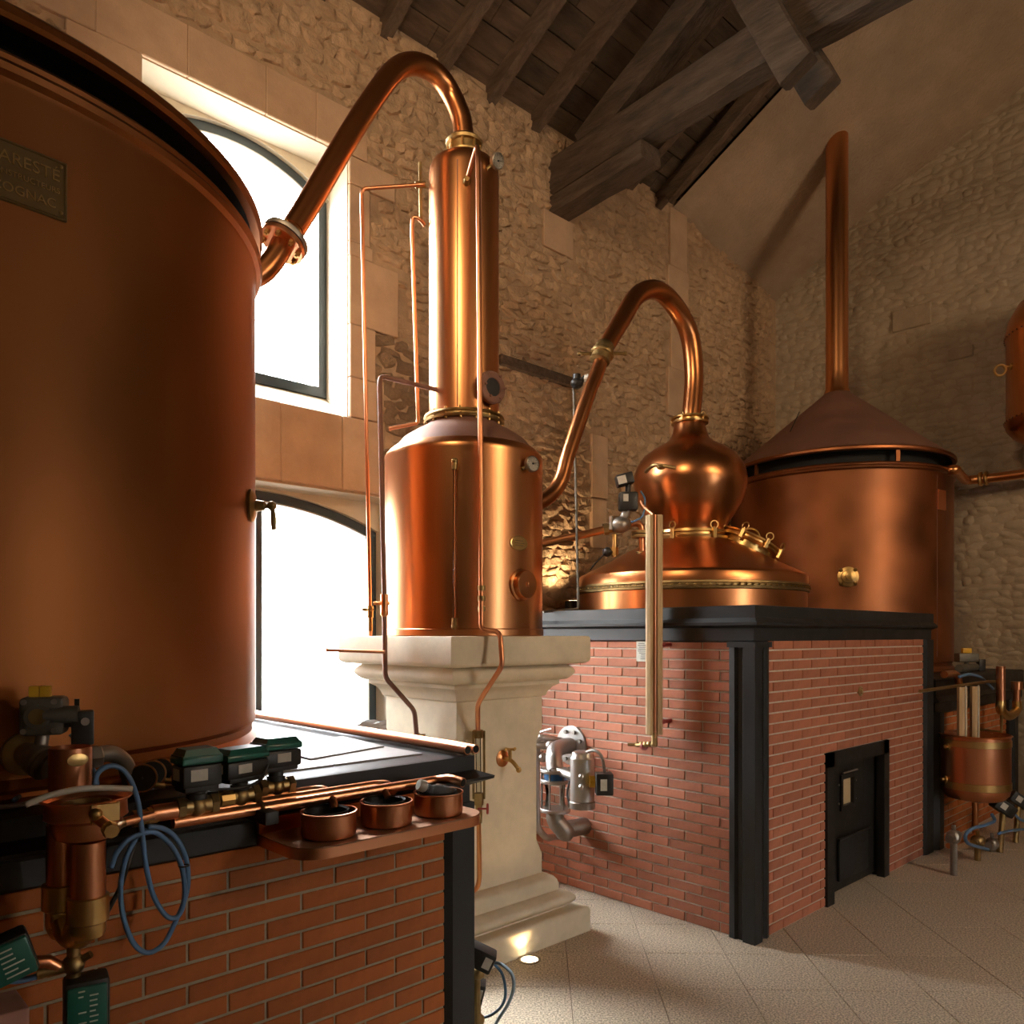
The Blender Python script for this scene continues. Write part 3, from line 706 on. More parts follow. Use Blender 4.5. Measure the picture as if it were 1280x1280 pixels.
vs = []; zs = [(full, .32), (full, .43), (cut, .50), (cut, 1.06), (full, 1.13), (full, 1.33)]
for P_, z in zs: vs += [(p_[0], p_[1], z) for p_ in P_]
b.faces(vs, [(j*8+i, j*8+(i+1) % 8, j*8+8+(i+1) % 8, j*8+8+i) for j in range(5) for i in range(8)] + [tuple(range(8))[::-1], tuple(40+i for i in range(8))])
b.build('shaft', 'limestone', pil, smooth=10)
square_rings(R4, [(.19, 1.305), (.178, 1.31), (.172, 1.32), (.168, 1.335), (.15, 1.36), (.13, 1.372), (.122, 1.378), (.122, 1.402)]).build('cavetto', 'limestone', pil, smooth=30)
square_rings(R4, [(.122, 1.398)] + [(.10-.035*math.sin(PI*k/6)-.005, 1.402+.085*k/6) for k in range(7)] + [(.05, 1.492)]).build('capital_torus', 'limestone', pil, smooth=50)
square_rings(R4, [(.05, 1.488), (.02, 1.492), (.004, 1.503), (0, 1.515), (0, 1.632), (.006, 1.64), (.02, 1.641)]).build('abacus', 'limestone', pil, smooth=40)
PT = 1.641
# tap on the pillar
p = onY(628, 948, PY0+.19); 
tp_ = MB(); tp_.at(p, (0, -1, 0), [(.045, -.004), (.045, .004), (.03, .012), (.016, .016)], 24); tp_ = tp_.build('wall_tap', 'copper')
tag(tp_, 'brass tap with cross handle and copper rosette on the cream stone pillar', 'tap')
q = MB(); q.tube([p, p+Vector((0, -.07, 0)), p+Vector((.02, -.10, -.045))], .011, 12, corner=.03); q.cyl(p+Vector((0, -.06, -.01)), p+Vector((0, -.06, .05)), .010, 12)
q.cyl(p+Vector((-.035, -.06, .055)), p+Vector((.035, -.06, .055)), .006, 8); q.cyl(p+Vector((0, -.095, .055)), p+Vector((0, -.025, .055)), .006, 8); q.ball(p+Vector((.02, -.105, -.05)), .016, n=10)
for s_ in (-.035, .035): q.ball(p+Vector((s_, -.06, .055)), .009, n=8)
q.build('tap_body', 'brass', tp_)

# ------------------------------------------------------------------ column still on the pillar
AX, AY, AR = 2.853, 3.393, .4375
st = thing('column_still', 'slim tall copper column still on a wide copper pot, standing on the stone pillar', 'still', (AX, AY, PT)); TA = Tr(AX, AY, 0)
MB().lathe([(AR-.004, PT), (AR+.006, PT+.003), (AR+.006, PT+.035), (AR, PT+.04), (AR, 2.0), (AR, 2.60), (AR+.002, 2.618), (AR-.004, 2.632), (AR-.03, 2.66)], 96, TA, caps=False).build('pot', 'copper', st)
MB().lathe([(AR-.004, 2.628), (AR-.05, 2.672), (.34, 2.725), (.28, 2.765), (.225, 2.795), (.205, 2.81), (.2, 2.83)], 96, TA, caps=False).build('dome', 'copper_dark', st)
q = MB(); q.lathe([(.196, 2.815), (.222, 2.818), (.226, 2.828), (.214, 2.834), (.214, 2.842), (.226, 2.848), (.222, 2.858), (.196, 2.862)], 64, TA, caps=False); fl = q.build('flange', 'brass_dull', st)
q = MB()
for k in range(16): a = 2*PI*k/16; q.at((AX+.212*math.cos(a), AY+.212*math.sin(a), 2.806), (0, 0, 1), [(.008, 0), (.008, .01), (.005, .01), (.005, .052), (.008, .054), (.008, .064), (0, .066)], 8)
q.build('flange_bolts', 'brass', fl)
MB().lathe([(.195, 2.86), (.195, 3.6), (.195, 4.20), (.192, 4.235), (.18, 4.262), (.15, 4.285), (.11, 4.30), (.08, 4.306)], 72, TA, caps=False).build('column', 'copper', st)
q = MB(); q.lathe([(.07, 4.30), (.098, 4.305), (.102, 4.325), (.085, 4.335), (.085, 4.375), (.1, 4.38), (.104, 4.395), (.092, 4.41), (.07, 4.42), (.056, 4.425)], 48, TA, caps=False); cl = q.build('collar', 'brass_dull', st)
q = MB()
for k in range(8): a = 2*PI*k/8; q.cyl((AX+.088*math.cos(a), AY+.088*math.sin(a), 4.32), (AX+.088*math.cos(a), AY+.088*math.sin(a), 4.40), .008, 8)
q.build('collar_bolts', 'brass', cl)
# seams on the column
q = MB()
for ang in (TH-PI+.55, TH-PI-.12): q.box(-.001, .001, -.003, .003, 2.87, 4.19, TA @ Rz(ang) @ Tr(.195, 0, 0))
q.build('seams', 'copper_dark', st, smooth=0)
PP = [onY(*p_, 3.43) for p_ in ((573, 176), (572, 150), (563, 116), (545, 92), (520, 80), (497, 86), (474, 112), (438, 167), (392, 245), (366, 287))]
PP[0].x = AX; PP[0].y = AY; PP[1].y = 3.40
tk_p, tk_n = on_cyl(310, 348, .4, 3.5, 1.15)
sw = thing('swan_neck_pipe', 'arched copper swan neck from the top of the column still down towards the huge tank', 'pipe', PP[0])
MB().tube(PP, .056, 24, smooth=6).build('pipe', 'copper_neck', sw)
fc = onY(355, 302, 3.43); dd = (PP[-1]-onY(340, 326, 3.43)).normalized()
q = MB(); q.at(fc-dd*.028, dd, [(.05, 0), (.105, 0), (.108, .004), (.108, .022), (.105, .026), (.05, .026)], 40)
q2 = q.build('lower_flange', 'copper_bright', sw)
q = MB(); q.at(fc+dd*.002, dd, [(.05, 0), (.108, 0), (.11, .004), (.11, .022), (.106, .026), (.06, .028)], 40); q.build('upper_flange', 'steel_dull', sw)
q = MB(); ux = dd.orthogonal().normalized(); uy = dd.cross(ux)
for k in range(8):
    a = 2*PI*k/8+.2; c0 = fc+(ux*math.cos(a)+uy*math.sin(a))*.085; q.cyl(c0-dd*.055, c0+dd*.045, .007, 8); q.cyl(c0-dd*.045, c0-dd*.028, .013, 6); q.cyl(c0+dd*.03, c0+dd*.043, .013, 6)
q.build('flange_bolts', 'brass', sw)
el = [PP[-1], fc, onY(345, 320, 3.43), onY(330, 338, 3.44), onY(314, 347, 3.46), onY(300, 350, 3.49)]
MB().tube(el, .052, 24, smooth=5).build('elbow', 'copper_neck', sw)

def onD(px, py, t): return Vector((0, 0, H)) + rayd(px, py)*t
# thin pipework around the column still
def pipe(name, label, pts, r, m='copper_bright', corner=.03, cat='pipe', group=None):
    o = MB().tube(pts, r, 12, corner=corner).build(name, m); tag(o, label, cat, group); return o
p1 = pipe('copper_pipe', 'leftmost thin copper pipe beside the window, bent at the top towards the column', [onD(531, 230.5, 4.40), onD(452, 236, 4.33), onD(462.5, 758, 4.42), onD(463, 796, 4.45)], .0105)
q = MB(); c0 = onD(463, 762, 4.42); q.cyl(c0-UP*.045, c0+UP*.02, .017, 12); q.cyl(c0-RT*.045, c0+RT*.02, .009, 10); q.cyl(c0-UP*.12, c0-UP*.05, .013, 12); q.ball(c0, .02, n=10); q.build('valve', 'brass_dull', p1)
p2 = pipe('copper_pipe', 'thin copper pipe just left of the column, joining its top and flange', [onD(531, 282, 4.42), onD(524, 273, 4.40), onD(516, 271, 4.40), onD(515, 285, 4.40), onD(522.5, 523, 4.42), onD(522, 529, 4.42), onD(486, 536, 4.4)], .0105, corner=.02)
q = MB(); q.tube([onD(525, 203, 4.41), onD(526, 278, 4.41)], .0095, 10); q.tube([onD(519, 231, 4.40), onD(532, 231, 4.41)], .018, 10); q.build('vent_stub', 'brass_dull', p2)
p3 = pipe('copper_pipe', 'brown copper pipe bending from the column across the still and down the pillar face', [on_cyl(545, 487, AX, AY, .195)[0], onD(475.5, 470, 4.12), onD(474.5, 482, 4.08), onD(480.5, 745, 4.02), onD(481.5, 847, 4.02), onD(518, 888, 4.14), onD(521, 922, 4.14)], .0125, 'copper_dark')
q = MB(); c0 = onD(480.5, 754, 4.02); q.cyl(c0-UP*.06, c0+UP*.045, .019, 12); q.cyl(c0-RT*.055, c0+RT*.025, .010, 10); q.ball(c0-UP*.05, .022, n=10); c1 = onD(481, 815, 4.0)
q.build('valve', 'copper', p3); MB().tube([onD(408, 812.5, 4.0), c1], .009, 10).build('side_tube', 'copper_bright', p3); q = MB(); c2 = onD(521, 920, 4.15); q.cyl(c2, c2+RT*.045, .012, 10); q.cyl(c2-UP*.02, c2+UP*.015, .018, 10); q.build('wall_fitting', 'brass_dull', p3)
p4 = pipe('copper_pipe', 'long straight copper pipe down the front of the column still, bending at the capital', [on_cyl(583, 228, AX, AY, .195)[0], onD(596.5, 181, 4.06), onD(597.5, 200, 4.03), onD(601, 600, 3.93), onD(601.5, 787, 3.86), onD(625, 790, 3.84), onD(628, 832, 3.80), onD(597, 880, 3.93), onD(597.5, 917, 4.03)], .0125)
q = MB(); c0, n0 = on_cyl(583, 228, AX, AY, .195); q.at(c0, n0, [(.02, 0), (.02, .02), (.014, .03), (.014, .04)], 14); c1 = onD(602, 748, 3.88)
for dz in (-.05, 0, .05): q.cyl(c1+UP*(dz-.012), c1+UP*(dz+.012), .019, 12)
q.build('unions', 'brass_dull', p4)
# flow meter with glass tube in front of the pillar
fm = thing('flow_meter', 'upright glass flow meter with brass ends and red handwheel in front of the pillar', 'flow meter', onD(598, 1010, 3.95))
a = onD(597.5, 915, 4.03); c = onD(598.5, 1006, 4.0)
q = MB(); q.cyl(a+UP*.01, a-UP*.03, .026, 14); q.cyl(c+UP*.06, c-UP*.0, .024, 14); q.cyl(c-UP*.0, c-UP*.09, .017, 12)
for s_ in (-1, 1): q.rbox(-.009, .009, -.006, .006, 0, a.z-c.z-.02, .002, Tr(*(c+UP*.03+RT*.027*s_)) @ Rz(TH), 1)
q.build('frame', 'brass_dull', fm)
MB().cyl(c+UP*.05, a-UP*.02, .014, 16).build('glass_tube', 'clear', fm)
q = MB(); w0 = onD(609.5, 1011, 3.98); q.torus(w0, RT, .022, .006, 20, 8); q.cyl(w0-RT*.05, w0+RT*.006, .005, 8)
for k in range(3): a_ = k*PI/3; v = UP*math.cos(a_)+FW*math.sin(a_); q.cyl(w0-v*.02, w0+v*.02, .004, 6)
q.build('handwheel', 'red', fm)
pd = onD(598.5, 1030, 4.0)
MB().tube([pd, onD(599.5, 1098, 4.03), onD(597, 1110, 4.03), onD(586, 1118, 4.06)], .012, 12, corner=.03).build('drain_pipe', 'copper', fm)
# sight tube on the pot
stb = thing('sight_glass', 'slender vertical glass level tube with brass ends on the front of the copper pot', 'level gauge', on_cyl(569, 782, AX, AY, AR)[0])
a, n0 = on_cyl(569, 581, AX, AY, AR, .03); c, _ = on_cyl(569, 780, AX, AY, AR, .03)
q = MB(); q.cyl(a+UP*.015, a-UP*.03, .014, 12); q.ball(a+UP*.012, .018, n=10); q.cyl(a, a-n0*.035, .009, 10); q.build('end_fitting', 'brass_dull', stb); q = MB(); q.cyl(c+UP*.03, c-UP*.015, .014, 12); q.ball(c-UP*.012, .018, n=10); q.cyl(c, c-n0*.035, .009, 10); q.build('end_fitting', 'brass_dull', stb)
MB().cyl(c, a, .0075, 12).build('glass_tube', 'clear', stb)
MB().cyl(c, a, .004, 8).build('scale_rod', 'copper_bright', stb)
def dial(label, px, py, cx, cy, r, out, R, nrm, stem_to):
    p, n = on_cyl(px, py, cx, cy, r, out); nrm = Vector(nrm).normalized()
    g = thing('thermometer_dial', label, 'gauge', p)
    MB().at(p-nrm*.02, nrm, [(R*.8, 0), (R, .004), (R, .026), (R*.9, .03), (R*.88, .024)], 32).build('case', 'steel_dull', g)
    MB().at(p+nrm*.002, nrm, [(R*.88, 0), (R*.88, .002)], 32).build('dial_face', 'white', g)
    q = MB(); tx = nrm.cross(UP).normalized(); ty = tx.cross(nrm)
    for k in range(11):
        a_ = -2.2+k*.44; v = tx*math.sin(a_)+ty*math.cos(a_); q.cyl(p+v*R*.68+nrm*.005, p+v*R*.8+nrm*.005, .0012, 4)
    v = tx*-.9+ty*.25; q.cyl(p-v*R*.2+nrm*.007, p+v*R*.65+nrm*.007, .002, 5, .0008); q.at(p+nrm*.004, nrm, [(.005, 0), (.005, .005)], 8)
    q.build('needle', 'black_plastic', g)
    MB().cyl(p-nrm*.02, Vector(stem_to), .010, 10).build('stem', 'brass_dull', g)
c0, n0 = on_cyl(652, 586, AX, AY, AR)
dial('round white temperature dial on the upper right shoulder of the copper pot', 658, 581, AX, AY, AR, .04, .042, -FW+RT*.75+UP*.05, c0)
c0, n0 = on_cyl(608, 212, AX, AY, .195)
dial('small round white dial near the top of the column, beside the swan neck', 614, 205, AX, AY, .195, .045, .042, -FW*.8+RT*.75-UP*.35, c0)
# porthole on column
c0, n0 = on_cyl(610, 486, AX, AY, .195)
v = (n0-FW*.1).normalized()
q = MB(); q.at(c0-v*.02, v, [(.055, -.05), (.055, .03), (.085, .032), (.088, .04), (.088, .06), (.082, .066), (.05, .066), (.048, .058)], 36); ph = q.build('porthole', 'copper_dark', st)
MB().at(c0+v*.035, v, [(.05, 0), (.05, .006)], 24).build('porthole_glass', 'peep' if False else 'black_plastic', ph)
tx = v.cross(UP).normalized(); ty = tx.cross(v)
for k in range(6): a_ = k*PI/3; MB().at(c0+v*.062+(tx*math.cos(a_)+ty*math.sin(a_))*.068, v, [(.007, 0), (.007, .008), (0, .01)], 8).build('bolt', 'copper_dark', ph)
# inspection cap and oval plate
c0, n0 = on_cyl(652, 731, AX, AY, AR)
MB().at(c0, n0, [(.085, -.01), (.085, .004), (.074, .01), (.074, .035), (.07, .042), (.015, .046), (.012, .055), (0, .058)], 36).build('inspection_cap', 'copper', st)
c0, n0 = on_cyl(648.5, 679, AX, AY, AR); tx = UP.cross(n0)
T = Matrix((tx, UP, n0)).transposed().to_4x4(); T.translation = c0
q = MB(); q.lathe([(1, -.004), (1, .004), (.9, .006), (.86, .004)], 32, T @ Matrix.Diagonal((.062, .039, 1, 1))); op = q.build('oval_plate', 'brass', st)
q = MB()
for i in range(3): q.box(-.035+.008*abs(i-1), .035-.008*abs(i-1), -.014+i*.012, -.010+i*.012, .003, .006, T)
q.build('embossed_lines', 'brass_dull', op, smooth=0)

# ------------------------------------------------------------------ onion still on the red furnace
BXc, BYc, BT = 5.03, 3.37, 1.808
sb = thing('onion_still', 'round copper pot still with onion-shaped head on the red brick furnace', 'still', (BXc, BYc, BT)); TB = Tr(BXc, BYc, 0)
MB().lathe([(.825, BT), (.825, 1.95)], 96, TB, caps=False).build('pot', 'copper_neck', sb)
q = MB(); q.lathe([(.826, 1.945), (.84, 1.95), (.842, 1.962), (.832, 1.968), (.832, 1.982), (.842, 1.988), (.84, 2.0), (.826, 2.004)], 96, TB, caps=False); bb_ = q.build('brass_band', 'brass_dull', sb)
q = MB()
for k in range(110):
    a = 2*PI*k/110; q.faces([(.842*math.cos(a+s1*.014), .842*math.sin(a+s1*.014), z) for s1, z in ((-1, 1.975), (0, 1.967), (1, 1.975), (0, 1.983))] + [(.85*math.cos(a), .85*math.sin(a), 1.975)], [(0, 1, 4), (1, 2, 4), (2, 3, 4), (3, 0, 4)], TB)
q.build('rivets', 'brass', bb_, kind='stuff')
MB().lathe([(.83, 2.0), (.83, 2.062), (.822, 2.075), (.80, 2.088), (.63, 2.172), (.465, 2.262), (.33, 2.33), (.27, 2.352)], 96, TB, caps=False).build('cap', 'copper_neck', sb)
q = MB(); q.lathe([(.25, 2.345), (.285, 2.348), (.29, 2.365), (.272, 2.37), (.272, 2.385), (.29, 2.39), (.286, 2.408), (.25, 2.412)], 72, TB, caps=False); cb = q.build('clamp_ring', 'brass', sb)
def ring_clamp(p, n, up, parent, s=1.0, name='ring_clamp'):
    q = MB(); n = Vector(n).normalized(); up = Vector(up).normalized(); tx = n.cross(up).normalized()
    T = Matrix((tx, n, up)).transposed().to_4x4(); T.translation = Vector(p)
    q.rbox(-.016*s, .016*s, -.01*s, .02*s, -.045*s, .035*s, .003, T, 1); q.torus(Vector(p)+up*.062*s+n*.005*s, n*.9+tx*.3, .03*s, .006*s, 18, 6); q.cyl(Vector(p)+up*.03*s+n*.005*s, Vector(p)+up*.045*s+n*.005*s, .008*s, 8)
    return q.build(name, 'brass', parent)
for k in range(6):
    a = TH-PI+.15+k*PI/3+.25; n = Vector((math.cos(a), math.sin(a), 0)); ring_clamp(Vector((BXc, BYc, 2.378))+n*.288, n, UP, sb, .9)
hp = [(.255, 2.41), (.26, 2.44), (.29, 2.49), (.335, 2.555), (.372, 2.62), (.402, 2.70), (.414, 2.76), (.416, 2.80), (.408, 2.85), (.39, 2.90), (.345, 2.97), (.27, 3.025), (.19, 3.068), (.15, 3.10), (.13, 3.14), (.118, 3.19), (.112, 3.225)]
MB().lathe(hp, 96, TB, caps=False).build('onion_head', 'copper_neck', sb, smooth=180)
q = MB(); q.lathe([(.08, 3.215), (.135, 3.218), (.138, 3.23), (.118, 3.236), (.118, 3.246), (.138, 3.252), (.135, 3.266), (.072, 3.27)], 48, TB, caps=False); nk = q.build('neck_ring', 'brass', sb)
for k in range(5): a = TH-PI+.6+k*2*PI/5; n = Vector((math.cos(a), math.sin(a), 0)); ring_clamp(Vector((BXc, BYc, 3.24))+n*.13, n, UP, nk, .45, 'neck_clamp')
# handle on the onion head
q = MB(); p, n = on_cyl(822, 584, BXc, BYc, .40); q.tube([onD(807, 590, 5.58), onD(816, 582, 5.50), onD(827, 582, 5.46), onD(845, 585, 5.44)], .013, 10, smooth=4); q.ball(onD(826, 584, 5.47), .03, 1, 1, .6); q.build('lifting_handle', 'brass_dull', sb)
# manhole on the right of the cap
u = RT; sl2 = math.atan(.47); nn = (UP*math.cos(sl2)+u*math.sin(sl2)).normalized(); tc = Vector((BXc, BYc, 0))+RT*.40-FW*.06; tc.z = 2.295
mh = MB(); mh.at(tc-nn*.06, nn, [(.20, 0), (.20, .07), (.235, .074), (.24, .084), (.222, .09), (.222, .10), (.24, .106), (.235, .12), (.12, .135), (0, .138)], 48); mh = mh.build('manhole', 'brass', sb)
tx = nn.cross(FW).normalized(); ty = nn.cross(tx)
for k in range(8):
    a = k*PI/4+.3; n = tx*math.cos(a)+ty*math.sin(a); ring_clamp(tc+nn*.036+n*.24, n, nn, mh, .85)
q = MB(); q.torus(tc+nn*.075, FW, .07, .008, 24, 8, arc=PI); q.build('lid_handle', 'brass', mh)
# swan neck of the onion still
PB = [onY(*p_, 3.37) for p_ in ((867, 520), (867.5, 470), (862, 420), (846, 386), (822, 363), (797, 369), (776, 402), (756, 436))]
PB[0].x = BXc+.02
s2 = thing('swan_neck_pipe', 'copper swan neck arching from the onion still down to the column still pot', 'pipe', PB[0])
MB().tube([Vector((BXc+.02, 3.37, 3.25))]+PB, .07, 24, smooth=6, radii=[.07, .07, .071, .07, .068, .066, .064, .061, .056]).build('upper_pipe', 'copper_neck', s2)
PC = [onY(756, 436, 3.37), onY(745, 470, 3.37), onY(735, 495, 3.37), onY(711, 566, 3.37), onY(702, 598, 3.37), onY(690, 617, 3.38), onY(668, 632, 3.39)]
MB().tube(PC, .047, 24, smooth=6).build('lower_pipe', 'copper_neck', s2)
cc = onY(753, 442, 3.37); dd = (PB[-1]-onY(745, 468, 3.37)).normalized()
q = MB(); q.at(cc-dd*.07, dd, [(.05, 0), (.066, .008), (.066, .05), (.076, .056), (.08, .07), (.076, .085), (.064, .09), (.064, .13), (.056, .145)], 32)
q.cyl(cc-RT*.15, cc+RT*.15, .011, 10); q.ball(cc-RT*.15, .016, n=8); q.ball(cc+RT*.15, .016, n=8); q.build('coupling', 'brass_dull', s2)

# pipes and valve on the left of the onion still
vg = thing('motor_valve', 'black motorised valve on copper pipework to the left of the onion still', 'valve', onD(803, 692, 5.6))
VD = 5.62
MB().tube([onD(672, 681, VD), onD(757, 662, VD)], .028, 14).build('inlet_pipe', 'copper', vg)
q = MB(); a = onD(757, 661.5, VD); c = onD(788, 655, VD); q.tube([a, c], .036, 12); q.tube([onD(754, 662, VD), onD(760, 661, VD)], .042, 8); q.build('brass_unions', 'brass_dull', vg)
q = MB(); c = onD(775, 656, VD-.02); q.ball(c, .075, 1, 1, .8); q.cyl(c, onD(786, 634, VD-.03), .03, 12); q.cyl(onD(764, 662, VD-.05), onD(764, 645, VD-.05), .014, 10); q.build('valve_body', 'steel_dull', vg)
ad = (onD(792, 612, VD)-onD(782, 640, VD)).normalized()
T = frame_of(onD(785, 628, VD-.05), RT, ad)
q = MB(); q.rbox(-.065, .065, -.05, .05, -.06, .07, .015, T); q.build('motor_housing', 'black_plastic', vg)
q = MB(); q.rbox(-.045, .075, -.05, .05, .12, .20, .01, T @ Matrix.Rotation(-.25, 4, 'Y')); q.cyl(T @ Vector((0, 0, .05)), T @ Vector((0, 0, .14)), .02, 10); q.build('switch_box', 'black_plastic', vg)
q = MB(); q.box(-.04, .02, .051, .054, .13, .185, T @ Matrix.Rotation(-.25, 4, 'Y')); q.box(-.04, -.005, .051, .054, 0, .05, T); q.box(-.04, .02, -.054, -.051, .13, .185, T @ Matrix.Rotation(-.25, 4, 'Y')); q.box(-.04, -.005, -.054, -.051, 0, .05, T); q.build('labels', 'label', vg, smooth=0)
MB().tube([onD(801, 614, VD-.05), onD(806, 625, VD-.08), onD(803, 645, VD-.08), onD(789, 653, VD-.08)], .007, 8, smooth=6).build('blue_cable', 'blue_hose', vg)
MB().tube([onD(788, 655, VD), onD(797, 654, VD), onD(802, 658, VD), onD(802, 668, VD), onD(802.5, 694, VD)], .022, 12, corner=.03).build('outlet_pipe', 'copper_bright', vg)
q = MB(); c = onD(802, 668, VD)
for dz in (-.014, .014): q.cyl(c+UP*(dz-.01), c+UP*(dz+.01), .07, 28)
q.cyl(onD(802, 690, VD), onD(802, 696, VD), .04, 16); q.build('pipe_flange', 'brass_dull', vg)
q = MB(); a = onD(768, 668, VD); q.cyl(a, a-UP*.16, .018, 12); q.cyl(a-UP*.09, a-UP*.15, .028, 6); q.build('drain_cock', 'brass', vg)
q = MB(); a = onD(759, 690, VD-.03); q.ball(a, .035, n=12); q.cyl(a, onD(768, 690, VD), .012, 8); q.tube([a, onD(748, 700, VD), onD(738, 712, VD-.1)], .006, 6, smooth=3); q.build('pressure_switch', 'black_plastic', vg)
# wire conduit at the wall
wc = pipe('wire_conduit', 'thin grey conduit rising from the cornice to a black junction on the old timber', [onD(721, 484, 5.45), onD(717, 484, 5.45), onD(723, 757, 5.45), onD(722, 761, 5.45), onD(679, 765, 5.2)], .008, 'grey_cast', corner=.02, cat='conduit')
q = MB(); a = onD(721, 479, 5.42); q.ball(a, .045, 1, 1, .8); q.cyl(a-UP*.03, a+UP*.06, .028, 12); q.cyl(a, onD(732, 472, 5.4), .02, 10); q.build('junction', 'black_plastic', wc)
MB().cyl(onD(729, 474, 5.41), onD(736, 471, 5.39), .022, 12).build('white_nut', 'white', wc)
# pine case with sight tube
pc = thing('pine_case', 'tall narrow varnished pine case against the red brick furnace, enclosing a copper tube', 'gauge case', onX(818, 918, 3.74))
a = onX(818, 918, 3.745); c = onX(818, 644, 3.745); hh = c.z-a.z
T = Tr(a.x, a.y, a.z) @ Rz(-PI/2+.0) @ Rz(TH-PI/2+.80)
T = frame_of(a, RT, UP)
out = [(-.046, .03), (-.046, -.012), (-.030, -.028), (-.014, -.028), (-.010, -.012), (.010, -.012), (.014, -.028), (.030, -.028), (.046, -.012), (.046, .03)]
MB().prism([(p_[0], -p_[1]) for p_ in out][::-1] if False else [(p_[0], p_[1]) for p_ in out], 0, hh, Tr(*a) @ Matrix((RT, FW, UP)).transposed().to_4x4()).build('case', 'pine', pc, smooth=15)
MB().cyl(a-FW*.016+UP*-.02, c-FW*.016+UP*.0, .008, 12).build('tube', 'copper_bright', pc)
MB().tube([c-FW*.016-RT*.01, onX(806, 634, 3.74), onX(801, 626, 3.74)], .008, 8).build('top_tube', 'copper_bright', pc)
q = MB(); e0 = onX(818, 920, 3.74); q.cyl(e0+UP*.02, e0-UP*.045, .018, 10); e1 = e0-UP*.045; q.ball(e1, .02, n=10); fw_ = onX(795, 931, 3.83); q.tube([e1, onX(812, 931, 3.78), fw_], .011, 10)
for k in (.25, .45, .65): w0 = e1.lerp(fw_, k); q.ball(w0, .019, n=8)
q.cyl(fw_-UP*.0, Vector((fx+.01, fw_.y, fw_.z)), .016, 10); q.cyl(fw_, fw_-Vector((.03, -.04, 0)), .009, 8); q.build('brass_cock', 'brass_dull', pc)
q = MB(); w0 = e1.lerp(fw_, .55); q.at(w0-UP*.012, (fw_-e1).normalized(), [(.022, -.012), (.022, .012)], 12); q.build('red_collar', 'red', pc)
q = MB()
for py_ in (806, 902): w0 = onX(829, py_, 3.78); q.cyl(w0, Vector((fx, w0.y, w0.z)), .012, 10); q.ball(w0, .017, n=8)
q.build('stand_offs', 'red', pc)

# ------------------------------------------------------------------ steel sight-flow assembly on the left face
sf = thing('sight_flow_valve', 'steel sight glass with pneumatic actuator bolted to the red brick furnace face', 'valve', (3.55, 3.5, .95))
fp = onX(713, 932, fx-.02); ax = onX(694, 968, 3.57)
q = MB(); q.at((fx+.02, fp.y, fp.z), (-1, 0, 0), [(.128, 0), (.13, .004), (.13, .034), (.126, .038), (.05, .04)], 36); q.build('wall_flange', 'steel', sf)
q = MB()
for k in range(8): a = k*PI/4+.39; q.cyl((fx-.01, fp.y+.095*math.cos(a), fp.z+.095*math.sin(a)), (fx-.035, fp.y+.095*math.cos(a), fp.z+.095*math.sin(a)), .013, 6)
q.build('flange_nuts', 'steel_dull', sf)
zt_ = onX(694, 963, 3.57).z; A3 = Vector((3.57, ax.y, 0))
arc = [Vector((fx, fp.y, fp.z)), Vector((3.76, fp.y, fp.z)), Vector((3.66, fp.y+(A3.y-fp.y)*.25, fp.z-.012)), Vector((3.595, fp.y+(A3.y-fp.y)*.7, fp.z-.06)), Vector((3.57, A3.y, fp.z-.12)), Vector((3.57, A3.y, zt_))]
MB().tube(arc, .052, 20, smooth=6).build('upper_bend', 'steel', sf)
zs_ = [onX(694, v, 3.57).z for v in (963, 976, 1012)]
def disc(z, r, h, nm='ring_flange', m='steel'): return MB().lathe([(r-.004, z-h/2), (r, z-h/2+.004), (r, z+h/2-.004), (r-.004, z+h/2)], 36, Tr(A3.x, A3.y, 0)).build(nm, m, sf)
for z in zs_: disc(z, .094, .022)
disc((zs_[0]+zs_[1])/2, .07, zs_[0]-zs_[1]-.02, 'butterfly_body', 'blue_paint')
q = MB(); z0, z1 = zs_[2]+.011, zs_[1]-.011; q.lathe([(.066, z0), (.062, z0+.03), (.056, (z0+z1)/2), (.062, z1-.03), (.066, z1)], 32, Tr(A3.x, A3.y, 0), caps=False); q.build('glass_bowl', 'clear', sf)
q = MB()
for k in range(6): a = k*PI/3+.35; q.cyl((A3.x+.084*math.cos(a), A3.y+.084*math.sin(a), zs_[2]-.02), (A3.x+.084*math.cos(a), A3.y+.084*math.sin(a), zs_[0]+.02), .006, 8)
q.build('tie_rods', 'steel_dull', sf)
zb_ = zs_[2]; lo = onX(735, 1040, fx)
MB().tube([Vector((3.57, A3.y, zb_)), Vector((3.575, A3.y, zb_-.07)), Vector((3.62, A3.y-.04, zb_-.14)), Vector((3.70, lo.y+.06, zb_-.155)), Vector((fx+.01, lo.y+.02, zb_-.15))], .055, 20, smooth=6).build('lower_bend', 'steel_dull', sf)
ac = onX(728, 975, 3.52)
q = MB(); q.lathe([(.048, ac.z-.165), (.05, ac.z-.125), (.072, ac.z-.12), (.072, ac.z+.13), (.066, ac.z+.137), (.06, ac.z+.165), (.04, ac.z+.172)], 28, Tr(ac.x, ac.y, 0)); aa = q.build('actuator', 'steel', sf)
q = MB(); q.lathe([(.052, ac.z-.17), (.074, ac.z-.165), (.076, ac.z-.128), (.07, ac.z-.122)], 28, Tr(ac.x, ac.y, 0)); q.cyl((ac.x, ac.y, ac.z), (A3.x, A3.y, ac.z+.02), .028, 14); q.build('end_cap', 'steel_dull', aa)
q = MB(); e = onX(755, 980, 3.52); q.rbox(-.05, .05, -.045, .045, -.06, .065, .008, frame_of(e, RT, UP)); q.build('position_box', 'black_plastic', aa)
q = MB(); e2 = onX(741, 977, 3.5); q.cyl(e2-RT*.02, e2+RT*.02, .035, 16); q.build('yellow_indicator', 'yellow', aa)
